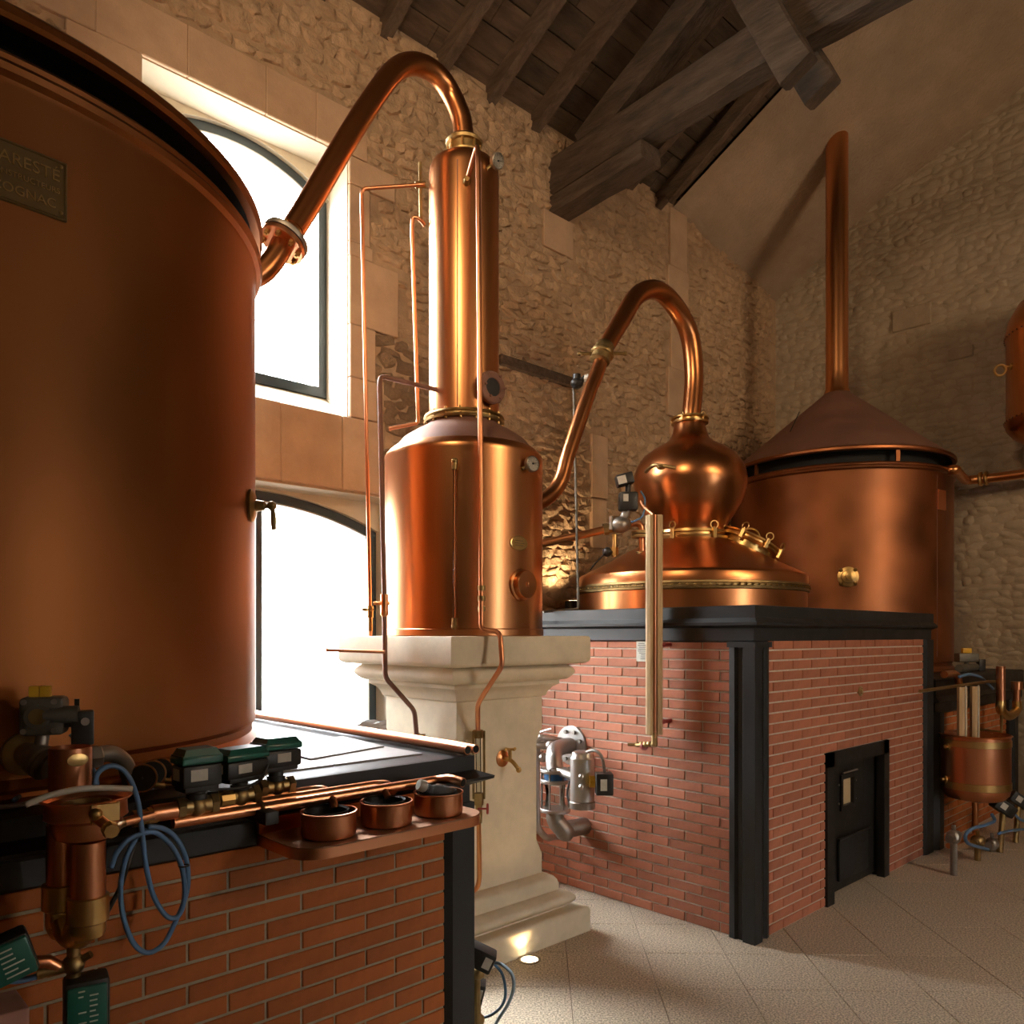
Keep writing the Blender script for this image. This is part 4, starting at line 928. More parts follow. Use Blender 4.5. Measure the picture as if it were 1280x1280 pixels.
q = MB(); q.box(-.025, .012, -.052, -.046, -.03, .035, frame_of(e, RT, UP)); q.box(-.025, .012, .046, .052, -.03, .035, frame_of(e, RT, UP)); q.build('box_label', 'label', aa, smooth=0)
MB().tube([onX(733, 940, 3.52), onX(743, 938, 3.5), onX(752, 946, 3.5), onX(756, 966, 3.52)], .009, 10, smooth=6).build('air_hose', 'steel_dull', aa)
for v in (971, 984):
    w0 = onX(727, v, 3.45); MB().ball(w0, .018, n=10).build('air_port', 'steel', aa)
q = MB(); pl_ = [onX(672, v, 3.6) for v in (925, 1040)]
q.tube([onX(705, 927, 3.83), onX(676, 921, 3.66), onX(671, 925, 3.66), onX(671, 1000, 3.66), onX(672, 1036, 3.66), onX(683, 1048, 3.68), onX(697, 1045, 3.82)], .022, 12, corner=.06)
q.tube([onX(704, 935, 3.83), onX(688, 931, 3.7), onX(672, 932, 3.66)], .026, 12)
for pp_ in ((688, 932), (671, 921), (673, 945), (679, 947)): q.ball(onX(*pp_, 3.68), .032, n=10)
q.tube([onX(671, 918, 3.66), onX(678, 914, 3.66), onX(689, 911, 3.66)], .006, 8); q.build('bypass_pipe', 'steel', sf)
MB().tube([onX(712, 976, 3.5), onX(709, 992, 3.5), onX(713, 1005, 3.5), onX(720, 1000, 3.52)], .006, 8, smooth=5).build('thin_hose', 'black_plastic', sf)
#@@P4
# ------------------------------------------------------------------ foreground pipework on the first furnace
YP = 2.045
zp = onY(411, 997, YP).z
ba = onY(205, 1011, YP); 
mp = thing('water_pipe', 'main bright copper pipe along the front edge of the near tiled furnace', 'pipe', onY(400, 998, YP))
xe = onY(548, 972, YP).x; x0 = onY(216, 1012, YP).x
MB().tube([(x0, YP, zp), (xe, YP, zp), onY(563, 973, 1.98), onY(579, 978.5, 1.93)], .0155, 16, corner=.03).build('pipe', 'copper_bright', mp)
MB().at(onY(579, 978.5, 1.93), onY(579, 978.5, 1.93)-onY(563, 973, 1.98), [(.0125, -.004), (.0125, .0015)], 16).build('open_end', 'gap_shade', mp)  # near-black disc for the shade inside the pipe mouth
for i, px_ in enumerate((412, 478)):
    a = Vector((onY(px_, 992, YP).x, YP, zp)); L_ = .045 if i == 0 else .035
    o = MB().tube([a, a+Vector((0, -.018, -.008)), a+Vector((-.0, -.028, -L_*.6))], .013 if i == 0 else .010, 12).build('spout', 'copper_bright', mp)
for k, (xa, xb) in enumerate(((onY(253, 1000, 2.1).x, onY(470, 972, 2.1).x), (onY(300, 1000, 2.135).x, onY(392, 985, 2.135).x))):
    yy = 2.10 if k == 0 else 2.14
    zz_ = zp+.004*(k+1)
    o = MB().tube([(xa, yy, zz_), (xb, yy, zz_), (xb+.03, yy-.02, zz_), (xb+.035, yy-.05, zz_-.02)], .0145, 14, corner=.02).build('copper_pipe', 'copper_bright')
    tag(o, ('second copper pipe just behind the main pipe, ending in a bend above the middle pot', 'shortest copper pipe of the near bundle, furthest behind on the furnace edge')[k], 'pipe')
# fittings from funnel to the pipe
q = MB(); a = onY(150, 1029, YP-.03); c = onY(216, 1012, YP)
q.tube([a, c], .0115, 12)
o = q.build('feed_pipe', 'copper_bright', mp)
for px_, py_, r_, w_, m_ in ((172, 1023, .021, .012, 'brass'), (181, 1021, .018, .022, 'brass'), (190, 1019, .021, .012, 'brass'), (205, 1015, .022, .03, 'copper_bright'), (222, 1011, .019, .018, 'brass'), (283, 999, .019, .018, 'brass')):
    w0 = onY(px_, py_, YP); MB().cyl(w0-Vector((w_, 0, 0)), w0+Vector((w_, 0, 0)), r_, 8 if m_ == 'brass' else 16).build('union', m_, mp)
# three green motor valves
def actuator(label, px, py, y, w, h, d, yaw, stem, tagpos):
    b0 = onY(px, py, y); t = thing('motor_valve', label, 'valve', b0, 'green topped motor valves on the near furnace pipes' if False else None)
    T = Tr(*b0) @ Rz(yaw)
    q = MB(); q.rbox(-w*.5, w*.5, -d*.5, d*.5, stem, stem+h*.58, .008, T); q.rbox(-w*.43, w*.43, -d*.43, d*.43, stem-.012, stem+.01, .005, T)
    q.build('housing', 'black_plastic', t)
    q = MB(); q.rbox(-w*.5-.002, w*.5+.002, -d*.5-.002, d*.5+.002, stem+h*.60, stem+h*.82, .006, T); q.prism([(-w*.49, -d*.47), (w*.49, -d*.47), (w*.49, d*.47), (-w*.49, d*.47)], stem+h*.8, stem+h*.84, T)
    q.faces([(-w*.48, -d*.48, stem+h*.8), (w*.48, -d*.48, stem+h*.8), (w*.48, d*.48, stem+h*.8), (-w*.48, d*.48, stem+h*.8), (-w*.38, -d*.38, stem+h), (w*.38, -d*.38, stem+h), (w*.38, d*.38, stem+h), (-w*.38, d*.38, stem+h)],
            [(0, 1, 5, 4), (1, 2, 6, 5), (2, 3, 7, 6), (3, 0, 4, 7), (4, 5, 6, 7)], T); q.build('cover', 'green', t, smooth=20)
    q = MB(); q.cyl(T @ Vector((0, 0, .02)), T @ Vector((0, 0, stem)), .021, 14); q.cyl(T @ Vector((0, 0, .018)), T @ Vector((0, 0, .032)), .026, 14); q.build('stem', 'black_plastic', t)
    q = MB(); q.tube([b0-Vector((.042, 0, 0)), b0+Vector((.042, 0, 0))], .022, 14); q.ball(b0, .028, n=12); q.tube([b0-Vector((.052, 0, 0)), b0-Vector((.034, 0, 0))], .027, 6); q.tube([b0+Vector((.034, 0, 0)), b0+Vector((.052, 0, 0))], .027, 6); q.build('valve_body', 'brass_dull', t)
    q = MB(); k = tagpos; q.box(-.022+k*w, .022+k*w, -d*.5-.0015, -d*.5, stem+h*.18, stem+h*.48, T); q.build('type_label', 'label', t, smooth=0)
    MB().box(-w*.5-.0015, -w*.5, -.018, .018, stem+h*.2, stem+h*.5, T).build('side_label', 'label', t, smooth=0)
    return t
actuator('green topped motor valve nearest the funnel, its lid ending in a pale patch', 246, 1007, YP, .105, .098, .075, .05, .052, -.1)
actuator('middle green topped motor valve, lid bright turquoise, on the near copper pipes', 300, 995, 2.10, .135, .08, .08, .22, .055, -.1)
actuator('rightmost of the three green topped motor valves, cream label on its black side', 345, 983, 2.14, .12, .085, .085, .1, .06, 0)
q = MB(); q.tube([onY(262, 987, 2.03), onY(300, 985, 2.02), onY(325, 975, 2.04), onY(335, 955, 2.08)], .004, 8, smooth=6); tag(q.build('black_cable', 'black_plastic'), 'thin black cable slung between the green topped motor valves', 'cable')
# bracket of the pipes
q = MB(); w0 = onY(335, 1020, 2.0); q.rbox(-.02, .02, -.01, .16, -.02, .015, .003, Tr(w0.x, 1.985, w0.z)); o = q.build('iron_bracket', 'black_iron_warm'); tag(o, 'square black iron bracket jutting out under the near copper pipes', 'bracket')
q = MB(); q.torus((w0.x, YP, zp), (1, 0, 0), .019, .005, 20, 8); q.cyl((w0.x, YP, zp-.02), (w0.x, YP, w0.z+.01), .006, 8); q.build('pipe_clip', 'brass_dull', o)

# copper shelf with three pots
SZ = 1.078; xl = onY(352, 1050, 2.0).x; xr = onY(589, 1025, 1.98).x
sh = thing('copper_shelf', 'narrow copper shelf with rounded corners on the front of the near brick furnace', 'shelf', ((xl+xr)/2, 2.1, SZ))
rc = .085; yf_ = 1.885; pts = [(xl, 2.15), (xl, yf_+rc)] + [(xl+rc-rc*math.cos(a*PI/12), yf_+rc-rc*math.sin(a*PI/12)) for a in range(1, 6)] + [(xl+rc, yf_), (xr-rc, yf_)] + [(xr-rc+rc*math.sin(a*PI/12), yf_+rc-rc*math.cos(a*PI/12)) for a in range(1, 6)] + [(xr, yf_+rc), (xr, 2.15)]
MB().prism(pts, SZ-.032, SZ-.001).build('shelf_board', 'copper_bright', sh, smooth=30)
q = MB(); q.prism([(a, c) for a, c in [(p_[0]*.0+p_[0], p_[1]) for p_ in pts]], SZ-.003, SZ+.001, Tr(0, 0, 0)); q.build('worn_top', mat('worn_copper_top', (.50, .28, .17), .5, .8, noise=.35, nscale=18), sh, smooth=0)
q = MB(); q.box(xl, xr-.0, 2.135, 2.150, SZ, SZ+.06); q.build('back_plate', 'copper', sh, smooth=0)
pots = []
for k, (px_, lab) in enumerate(((411, 'left copper pot on the shelf, open, with a dark inner liner, nearest the bracket'), (483, 'middle copper pot on the shelf, open with a dark inner liner'), (548, 'right copper pot on the shelf, holding a lying glass bottle'))):
    c = onY(px_, 1046-14*k, 1.985); c.z = SZ+.002
    pot = thing('copper_pot', lab, 'pot', c, 'copper pots on the shelf'); T = Tr(*c)
    MB().lathe([(0, 0), (.068, 0), (.075, .004), (.077, .012), (.077, .066), (.0795, .069), (.0795, .072), (.075, .072), (.074, .06), (.074, .008), (0, .006)], 56, T).build('pot', 'copper_bright', pot)
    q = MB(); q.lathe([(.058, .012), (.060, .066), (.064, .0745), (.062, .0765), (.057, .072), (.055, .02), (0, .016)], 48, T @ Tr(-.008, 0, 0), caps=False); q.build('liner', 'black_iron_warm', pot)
    pots.append(c)
bt = pots[2]+Vector((.005, 0, .075)); a = onY(527, 982, 1.99); c = onY(573, 999, 1.96); dv = (c-a).normalized()
bo = MB().at(a+dv*.012, dv, [(.013, 0), (.013, .022), (.022, .036), (.027, .05), (.027, .105), (.022, .112), (0, .114)], 24).build('glass_bottle', mat('bottle_glass', (.55, .58, .62), .08, trans=.75)); tag(bo, 'small clear glass bottle with cork lying tilted in the right copper pot', 'bottle')
MB().at(a-dv*.012, dv, [(.017, 0), (.019, .004), (.019, .022), (.014, .028)], 20).build('stopper', 'white_hose', bo)

# copper overflow pipes along the right edge of the hob
for k, xx in enumerate((1.80, 1.838)):
    o = MB().tube([(xx, 4.2, F1Z+.026), (xx, 2.24, F1Z+.026), (xx+.0, 2.12, F1Z+.024)], .0165, 16).build('copper_pipe', 'copper_bright')
    tag(o, ('long copper pipe lying along the hob edge, the inner of the pair', 'long copper pipe lying along the hob edge, the outer of the pair beside the pillar')[k], 'pipe')
    MB().at((xx, 2.121, F1Z+.024), (0, -1, 0), [(.013, 0), (.013, .002)], 16).build('open_end', 'gap_shade', o)  # shade of the hollow pipe, painted as a dark disc

# level device: funnel over a U bend in front of the furnace
ux = onY(108, 1020, 1.95); uz = lambda v: onY(108, v, 1.95).z
fn = thing('overflow_funnel', 'round copper funnel bowl over twin tubes joined by a brass U bend', 'funnel', (ux.x, 1.95, uz(1190)))
T = Tr(ux.x, 1.95, 0)
zt = uz(998)
MB().lathe([(.092, zt), (.094, zt+.003), (.09, zt+.005), (.083, zt-.006), (.084, zt-.032), (.0855, zt-.038), (.074, zt-.046), (.072, zt-.066), (.062, zt-.084), (.045, zt-.092), (.034, zt-.096), (.034, zt-.088), (.058, zt-.078), (.066, zt-.062), (.068, zt-.045), (.079, zt-.034), (.079, zt-.008), (.088, zt+.001)], 64, T, caps=False).build('bowl', 'copper_bright', fn)
MB().lathe([(.05, zt-.045), (.052, zt-.008), (.047, zt-.008), (.045, zt-.04), (0, zt-.045)], 40, T @ Matrix.Diagonal((1, 1, 1, 1)), caps=False).build('inner_cup', 'brass_dull', fn)
MB().lathe([(.0, zt-.07), (.07, zt-.07)], 40, T, caps=False).build('bowl_floor', 'gap_shade', fn, smooth=0)
c1 = onY(110, 1100, 1.925); c2 = onY(79, 1090, 2.0)
for k, (cc_, za_, zb_) in enumerate(((c1, zt-.09, onY(110, 1122, 1.925).z), (c2, zt-.06, onY(79, 1106, 2.0).z))):
    MB().cyl((cc_.x, cc_.y, zb_), (cc_.x, cc_.y, za_), .036-.002*k, 28).build('down_tube', 'copper_bright', fn)
    MB().lathe([(.038, zb_+.006), (.043, zb_+.004), (.043, zb_-.05), (.037, zb_-.054)], 32, Tr(cc_.x, cc_.y, 0)).build('socket', 'brass', fn)
zb1 = onY(110, 1122, 1.925).z-.05; zb2 = onY(79, 1106, 2.0).z-.05; zu = onY(97, 1168, 1.95).z
mid = (c1+c2)/2
MB().tube([Vector((c1.x, c1.y, zb1+.01)), Vector((c1.x, c1.y, zb1-.02)), c1.lerp(c2, .15)*Vector((1, 1, 0)).x if False else Vector((c1.x+(c2.x-c1.x)*.14, c1.y+(c2.y-c1.y)*.14, zu+.02)), Vector((mid.x, mid.y, zu)), Vector((c1.x+(c2.x-c1.x)*.86, c1.y+(c2.y-c1.y)*.86, zu+.02)), Vector((c2.x, c2.y, zb1-.02)), Vector((c2.x, c2.y, zb2+.01))], .036, 24, smooth=5).build('u_bend', 'brass', fn)
a = onY(112, 1012, 1.86); c = onY(140, 1037, 1.83)
q = MB(); q.rbox(-.03, .03, -.004, .004, -.022, .02, .002, Tr(ux.x+.015, 1.95-.083, zt-.02), 1); q.build('brass_plate', 'brass', fn)
q = MB(); q.tube([onY(118, 1020, 1.86), onY(136, 1034, 1.83)], .011, 12); q.build('side_tube', 'copper_bright', fn)
q = MB(); w0 = onY(139, 1037, 1.82); q.at(w0-Vector((0, -.01, 0)), (-.1, -1, -.1), [(.018, 0), (.018, .016), (.015, .02), (0, .02)], 8); q.ball(onY(120, 1018, 1.85), .014, n=12); q.tube([w0, onY(152, 1029, 1.97)], .011, 12); q.build('side_nut', 'brass', fn)
# drain valve beneath, with its green actuators
wv = onY(92, 1205, 1.95)
dv_ = thing('motor_valve', 'green boxed motor valve hanging under the brass U bend', 'valve', wv)
q = MB(); q.ball(wv, .024, n=12); q.cyl(wv+UP*.05, wv, .014, 12); q.cyl(wv, wv-UP*.045, .015, 12); q.cyl(wv, wv+Vector((-.07, .01, -.005)), .013, 12); q.cyl(wv, wv+Vector((.03, -.02, .02)), .008, 8); q.build('valve_body', 'brass_dull', dv_)
T = Tr(*onY(108, 1255, 1.93)) @ Rz(-.2)
q = MB(); q.rbox(-.045, .045, -.03, .04, -.085, .062, .01, T); q.build('housing', 'black_plastic', dv_)
q = MB(); q.rbox(-.040, .040, -.036, -.02, -.08, .052, .006, T); cv = q.build('cover', 'green', dv_)
rr = random.Random(9); q = MB()
for i in range(9):
    z_ = .045-i*.0115
    for s_ in (-.018, .004): 
        if rr.random() > .15: q.box(s_, s_+rr.uniform(.010, .018), -.0372, -.0358, z_-.003, z_, T)
q.build('printed_lines', 'label', cv, smooth=0)
w2 = onY(14, 1196, 1.95); lv = thing('motor_valve', 'tilted green boxed motor valve cut by the left picture edge, beside the U bend', 'valve', w2)
T = Tr(*w2) @ Matrix.Rotation(-.30, 4, 'Y') @ Rz(-.1)
q = MB(); q.rbox(-.075, .042, -.02, .045, -.05, .045, .01, T); q.build('housing', 'black_plastic', lv)
q = MB(); q.rbox(-.070, .038, -.030, -.012, -.044, .040, .006, T); cv = q.build('cover', 'green', lv)
q = MB()
for i in range(6):
    z_ = .03-i*.0115; q.box(-.02, -.02+rr.uniform(.02, .045), -.0314, -.0298, z_-.003, z_, T)
q.build('printed_lines', 'label', cv, smooth=0)
MB().tube([onY(38, 1203, 1.96), onY(60, 1202, 1.955), wv+Vector((-.03, .004, 0))], .014, 12).build('connecting_tube', 'copper_bright', lv)
# pink block at the very corner
w0 = onY(8, 1262, 1.93); q = MB(); q.rbox(-.12, .03, -.06, .06, -.12, .016, .004, Tr(*w0)); o = q.build('stone_block', mat('pink_stone', (.40, .20, .15), .8, noise=.2, nscale=12), smooth=0); tag(o, 'pinkish block at the lower left picture corner in front of the bricks', 'block')
# blue coil
def hose(name, label, pts, r, m, smooth=8, cat='hose'):
    o = MB().tube(pts, r, 10, smooth=smooth).build(name, m, smooth=180); tag(o, label, cat); return o
hy = 2.02
hose('blue_hose', 'light blue hose looped in a long coil against the near brick front', [onY(*p_, hy) for p_ in ((139, 1085), (146, 1066), (160, 1050), (178, 1042), (195, 1041), (213, 1056), (226, 1080), (231, 1110), (228, 1135), (220, 1147), (207, 1144), (192, 1120), (183, 1085), (178, 1045), (173, 1005), (163, 975), (150, 960), (135, 958), (122, 967), (118, 985))], .0062, 'blue_hose')
hose('blue_hose', 'second blue hose hanging in a wider loop down the near brick front', [onY(*p_, hy+.012) for p_ in ((184, 1037), (168, 1052), (157, 1075), (151, 1105), (153, 1140), (163, 1172), (176, 1188), (190, 1190), (206, 1178), (218, 1155), (229, 1130), (235, 1105), (233, 1075), (222, 1050), (205, 1036), (185, 1033))], .0062, 'blue_hose')
q = MB(); w0 = onY(230, 1082, hy); q.torus(w0, UP, .012, .002, 14, 6); tag(q.build('cable_tie', 'black_plastic'), 'black cable tie round the coiled blue hoses', 'cable tie')
hose('white_hose', 'short milky white hose lying across the copper funnel rim', [onY(*p_, 1.9) for p_ in ((32, 1006), (60, 995), (95, 987), (130, 985), (165, 986))], .0068, 'white_hose')
hose('black_cable', 'black cable hanging down behind the brass U bend', [onY(*p_, 2.09) for p_ in ((176, 1035), (166, 1060), (158, 1085), (150, 1110), (134, 1140), (122, 1165))], .006, 'black_plastic')
hose('blue_hose', 'short blue hose sagging at the left under the tilted green valve', [onY(*p_, 1.99) for p_ in ((-8, 1222), (20, 1226), (48, 1220), (70, 1212))], .007, 'blue_hose')
hose('blue_hose', 'blue hose lying on the hob behind the copper cup', [onZ(18, 1000, F1Z+.02), onZ(40, 984, F1Z+.02), onZ(60, 977, F1Z+.02), onY(78, 968, 2.24), onY(100, 958, 2.26), onY(116, 962, 2.24), onY(121, 980, 2.18)], .0065, 'blue_hose')
# copper cup on the slab
cw = onY(88, 965, 2.12); q = MB(); zc0 = F1Z+.004; zc1 = onY(88, 934, 2.12).z
cup = MB().lathe([(.040, zc0), (.044, zc0+.03), (.047, zc0+.034), (.047, zc1), (.044, zc1+.001), (.044, zc0+.04), (0, zc0+.036)], 48, Tr(cw.x, 2.12, 0)).build('copper_cup', 'copper_bright'); tag(cup, 'upright copper cup with oval brass plate behind the funnel', 'cup')
p, n = on_cyl(97, 950, cw.x, 2.12, .047); T = Matrix((UP.cross(n), UP, n)).transposed().to_4x4(); T.translation = p
q = MB(); q.lathe([(1, -.002), (1, .0016), (.9, .0022)], 28, T @ Matrix.Diagonal((.024, .015, 1, 1))); q.build('oval_plate', 'brass', cup)
# pneumatic ball valve behind it
pv = thing('pneumatic_valve', 'grey pneumatic valve with two yellow caps against the huge tank', 'valve', onY(55, 950, 2.25))
p, n = on_cyl(30, 942, .4, 3.5, 1.15)
q = MB(); q.at(p, n, [(.055, -.01), (.055, .012), (.05, .016), (.03, .02), (.028, .05)], 36); q.build('tank_flange', 'brass_dull', pv)
vb = onY(48, 950, 2.23)
q = MB(); q.tube([p+n*.03, p+n*.06, vb, onY(64, 958, 2.2)], .032, 16, corner=.03); q.ball(vb, .040, n=16); q.torus(onY(57, 955, 2.21), onY(64, 958, 2.2)-vb, .034, .008, 24, 8); q.torus(onY(52, 952, 2.22), onY(64, 958, 2.2)-vb, .034, .008, 24, 8); q.cyl(vb, onY(54, 915, 2.24), .016, 14); q.build('valve_body', 'steel_dull', pv)
T = Tr(*onY(58, 893, 2.24)) @ Rz(-.42)
q = MB(); q.rbox(-.055, .045, -.032, .04, -.05, .045, .012, T); q.cyl(T @ Vector((-.012, -.03, -.002)), T @ Vector((-.012, -.038, -.002)), .030, 24); q.cyl(T @ Vector((.0, -.02, .0)), T @ Vector((.075, -.02, .0)), .022, 16)
act = q.build('actuator_block', 'grey_cast', pv)
q = MB(); q.cyl(T @ Vector((-.012, -.037, -.002)), T @ Vector((-.012, -.040, -.002)), .020, 24); q.build('worn_sticker', 'brass_dull', act)
q = MB(); q.box(-.056, -.0545, -.012, .022, -.035, .02, T); q.build('side_label', 'label', act, smooth=0)
for s_ in (-1, 1):
    for z_ in (-1, 1): MB().cyl(T @ Vector((-.01+s_*.033, -.032, -.002+z_*.036)), T @ Vector((-.01+s_*.033, -.037, -.002+z_*.036)), .007, 10).build('bolt', 'steel_dull', act)
for s_ in (-.025, -.001): MB().rbox(s_-.0115, s_+.0115, -.015, .012, .043, .072, .003, T).build('yellow_cap', 'yellow', act)
T = Tr(*onY(103, 908, 2.2)) @ Rz(-.25)
q = MB(); q.rbox(-.025, .026, -.022, .022, -.045, .04, .004, T); q.rbox(-.05, -.02, -.01, .015, 0, .035, .003, T); q.cyl(T @ Vector((-.012, 0, .04)), T @ Vector((-.012, 0, .07)), .006, 8); so = q.build('solenoid', 'black_plastic', pv)
q = MB(); q.cyl(T @ Vector((.006, -.021, .014)), T @ Vector((.006, -.0245, .014)), .010, 16); q.build('solenoid_screw', 'steel', so)
MB().tube([onY(88, 918, 2.2), onY(95, 925, 2.19), onY(100, 930, 2.2)], .005, 8).build('air_fitting', 'blue_hose', so)
q = MB(); q.tube([onY(112, 946, 2.2), onY(138, 942, 2.22), onY(155, 953, 2.24), onY(163, 975, 2.25), onY(164, 990, 2.26)], .022, 18, smooth=6); o = q.build('steel_elbow', 'steel_dull', pv)
q = MB(); q.at(onY(118, 946, 2.2), (1, .05, .05), [(.028, -.014), (.03, -.01), (.03, .012), (.026, .016)], 6); q.build('hex_nut', 'steel_dull', o)
# three round hydrometer lids
for k, (px_, py_, r_) in enumerate(((178, 975, .038), (190, 967, .037), (201, 963, .036))):
    w0 = onY(px_, py_, 2.22+.035*k); ax_ = Vector((-.45, -1, .12)).normalized(); w0.z = max(w0.z, F1Z+.045)
    o = MB().at(w0, ax_, [(r_-.002, -.008), (r_, -.004), (r_, .004), (r_-.002, .006)], 32).build('round_gauge', 'copper')
    tag(o, ('nearest of three round copper rimmed black dials leaning on the hob', 'middle of three round copper rimmed black dials leaning on the hob', 'furthest of three round copper rimmed black dials leaning on the hob')[k], 'gauge', 'round dials on the hob')
    MB().at(w0+ax_*.0045, ax_, [(r_-.004, 0), (r_-.004, .003), (r_-.008, .0035), (.003, .003), (.002, .006), (0, .006)], 28).build('black_face', 'black_plastic', o)
    q = MB(); q.tube([w0+Vector((.03, .0, -.022)), w0+Vector((.06, .01, -.03))], .008, 8); q.build('brass_fitting', 'brass', o)

# motor valves on the floor beside the near furnace
fv = thing('motor_valve', 'black boxed motor valve low beside the right end of the near furnace', 'valve', onX(598, 1215, 1.98))
T = frame_of(onX(605, 1197, 1.98), RT, UP) @ Matrix.Rotation(.45, 4, 'Y')
q = MB(); q.rbox(-.07, .04, -.04, .04, -.04, .035, .008, T); q.build('housing', 'black_plastic', fv)
for s_ in (-1, 1): q = MB(); q.box(0, .03, s_*.0405-.0006, s_*.0405+.0006, -.022, .02, T); q.build('label_plate', 'label', fv, smooth=0)
q = MB(); a = onX(598, 1216, 1.98); q.ball(a, .026, n=12); q.tube([a, onX(585, 1222, 1.95)], .016, 10); q.tube([a, onX(596, 1225, 1.98), Vector((1.98, a.y, .02))], .014, 10); q.build('valve_body', 'brass_dull', fv)
fw2 = thing('motor_valve', 'lower green edged motor valve beside the right end of the near furnace', 'valve', onX(597, 1262, 2.0))
T = frame_of(onX(594, 1245, 2.0), RT, UP) @ Matrix.Rotation(.25, 4, 'Y')
q = MB(); q.rbox(-.05, .03, -.04, .04, -.06, .06, .008, T); q.build('housing', 'black_plastic', fw2)
q = MB(); q.rbox(-.05, .024, -.045, .045, -.05, -.01, .006, T); q.build('green_cover', 'green', fw2)
q = MB(); q.box(-.01, .022, -.042, -.0405, .01, .045, T); q.box(-.01, .022, .0405, .042, .01, .045, T); q.build('label_plate', 'label', fw2, smooth=0)
q = MB(); a = onX(597, 1275, 2.0); q.ball(a, .028, n=12); q.tube([a, Vector((2.0, a.y, .02))], .016, 10); q.build('valve_body', 'brass_dull', fw2)
hose('pale_hose', 'pale blue hose curving down to the floor beside the near furnace', [onX(*p_, 2.02) for p_ in ((616, 1203), (628, 1206), (640, 1218), (642, 1235), (635, 1255), (622, 1276), (612, 1300), (604, 1330))], .0065, mat('pale_blue_hose', (.35, .48, .58), .3))
hose('blue_hose', 'dark blue hose looping back beneath the pale hose on the right of the near furnace', [onX(*p_, 2.04) for p_ in ((618, 1205), (628, 1218), (632, 1240), (628, 1256), (617, 1267), (605, 1272), (594, 1273))], .0055, mat('dark_blue_hose', (.05, .12, .2), .35))
# floor uplight
w0 = onZ(662, 1200, 0)
ul = thing('floor_uplight', 'round recessed floor lamp shining up the base of the stone pillar', 'lamp', w0)
MB().lathe([(.056, 0), (.058, .004), (.045, .006), (.043, .002)], 36, Tr(*w0)).build('bezel', 'steel_dull', ul)
MB().lathe([(0, .0035), (.043, .003)], 32, Tr(*w0), caps=False).build('lens', 'lamp_glass', ul)
spot('pillar_uplight', (w0.x, w0.y, .012), (w0.x-.05, w0.y+.16, .5), 7, (1, .66, .34), 85, .5, .03)
# uplight at the back wall on the red furnace
w0 = onY(716, 745, 4.55); w0.z = BT+.02
wl = thing('wall_uplight', 'small black uplighter on the red furnace glowing on the rubble wall', 'lamp', (w0.x, 4.55, BT))
q = MB(); q.rbox(-.05, .05, -.05, .05, 0, .13, .01, Tr(w0.x, 4.55, BT)); q.build('housing', 'black_plastic', wl)
MB().lathe([(0, 0), (.035, 0)], 20, Tr(w0.x, 4.55, BT+.1315), caps=False).build('lens', 'lamp_glass', wl)
spot('wall_uplight_lamp', (w0.x, 4.57, BT+.15), (w0.x-.05, 4.80, BT+1.0), 32, (1, .70, .38), 110, .7, .03)

# window sill clutter
for k, (px_, w_, m_, lab) in enumerate(((372, .05, 'copper_dark', 'flat dark copper lid on the lower window sill, leftmost'), (396, .05, 'copper_dark', 'second flat copper lid on the lower window sill'), (438, .09, 'black_plastic', 'flat black box on the lower window sill'))):
    w0 = onY(px_, 915, 4.9); w0.z = .862
    q = MB(); q.rbox(-w_, w_, -.04, .04, 0, .06+.02*k, .012, Tr(*w0)); tag(q.build(('flat_tin', 'flat_tin', 'black_box')[k], m_), lab, ('tin', 'tin', 'box')[k])
rr = random.Random(2); b = bmesh.new(); bmesh.ops.create_icosphere(b, subdivisions=3, radius=1)
for v in b.verts: v.co *= 1+rr.uniform(-.16, .16); v.co.x *= .19; v.co.y *= .08; v.co.z *= .075
w0 = onY(468, 915, 4.95); w0.z = .94; q = MB(); q.merge(b, Tr(*w0)); tag(q.build('plastic_bag', mat('crumpled_clear_plastic', (.8, .82, .84), .15, trans=.5), smooth=15), 'crumpled clear plastic bag on the lower window sill', 'bag')

# ------------------------------------------------------------------ far right corner
pc0 = onY(1219, 957, 1.92)
def Zr(v): return onY(1219, v, 1.92).z
pr_ = .232
pb = thing('copper_pail', 'copper receiving vessel with brass bands standing low at the far right', 'vessel', (pc0.x, 1.92, 0)); T = Tr(pc0.x, 1.92, 0)
zt = Zr(918); zb = Zr(996)
MB().lathe([(0, zb-.03), (.10, zb-.025), (.19, zb-.005), (.222, zb+.03), (pr_, zb+.07), (pr_, zt-.01), (pr_+.012, zt), (pr_+.004, zt+.006), (pr_-.012, zt-.004), (pr_-.012, zb+.08), (0, zb+.02)], 64, T).build('body', 'copper_bright', pb)
for z_, h_ in ((zt-.055, .05), (zb+.10, .055)):
    MB().lathe([(pr_, z_-h_/2), (pr_+.005, z_-h_/2+.003), (pr_+.005, z_+h_/2-.003), (pr_, z_+h_/2)], 64, T, caps=False).build('brass_band', 'brass', pb)
q = MB(); q.cyl((pc0.x, 1.92, zb), (pc0.x, 1.92, .12), .022, 12); q.tube([(pc0.x, 1.92, .14), (pc0.x-.2, 1.95, .13), (pc0.x-.4, 1.98, .12)], .02, 10); q.build('drain', 'copper', pb)
MB().rbox(pc0.x-.02, pc0.x+.02, 1.92+pr_-.01, 2.155, zb+.1, zb+.14, .004).build('support_bracket', 'black_iron_warm', pb)
MB().rbox(pc0.x-.02, pc0.x+.02, 1.92+pr_-.01, 2.155, zt-.1, zt-.06, .004).build('support_bracket', 'black_iron_warm', pb)
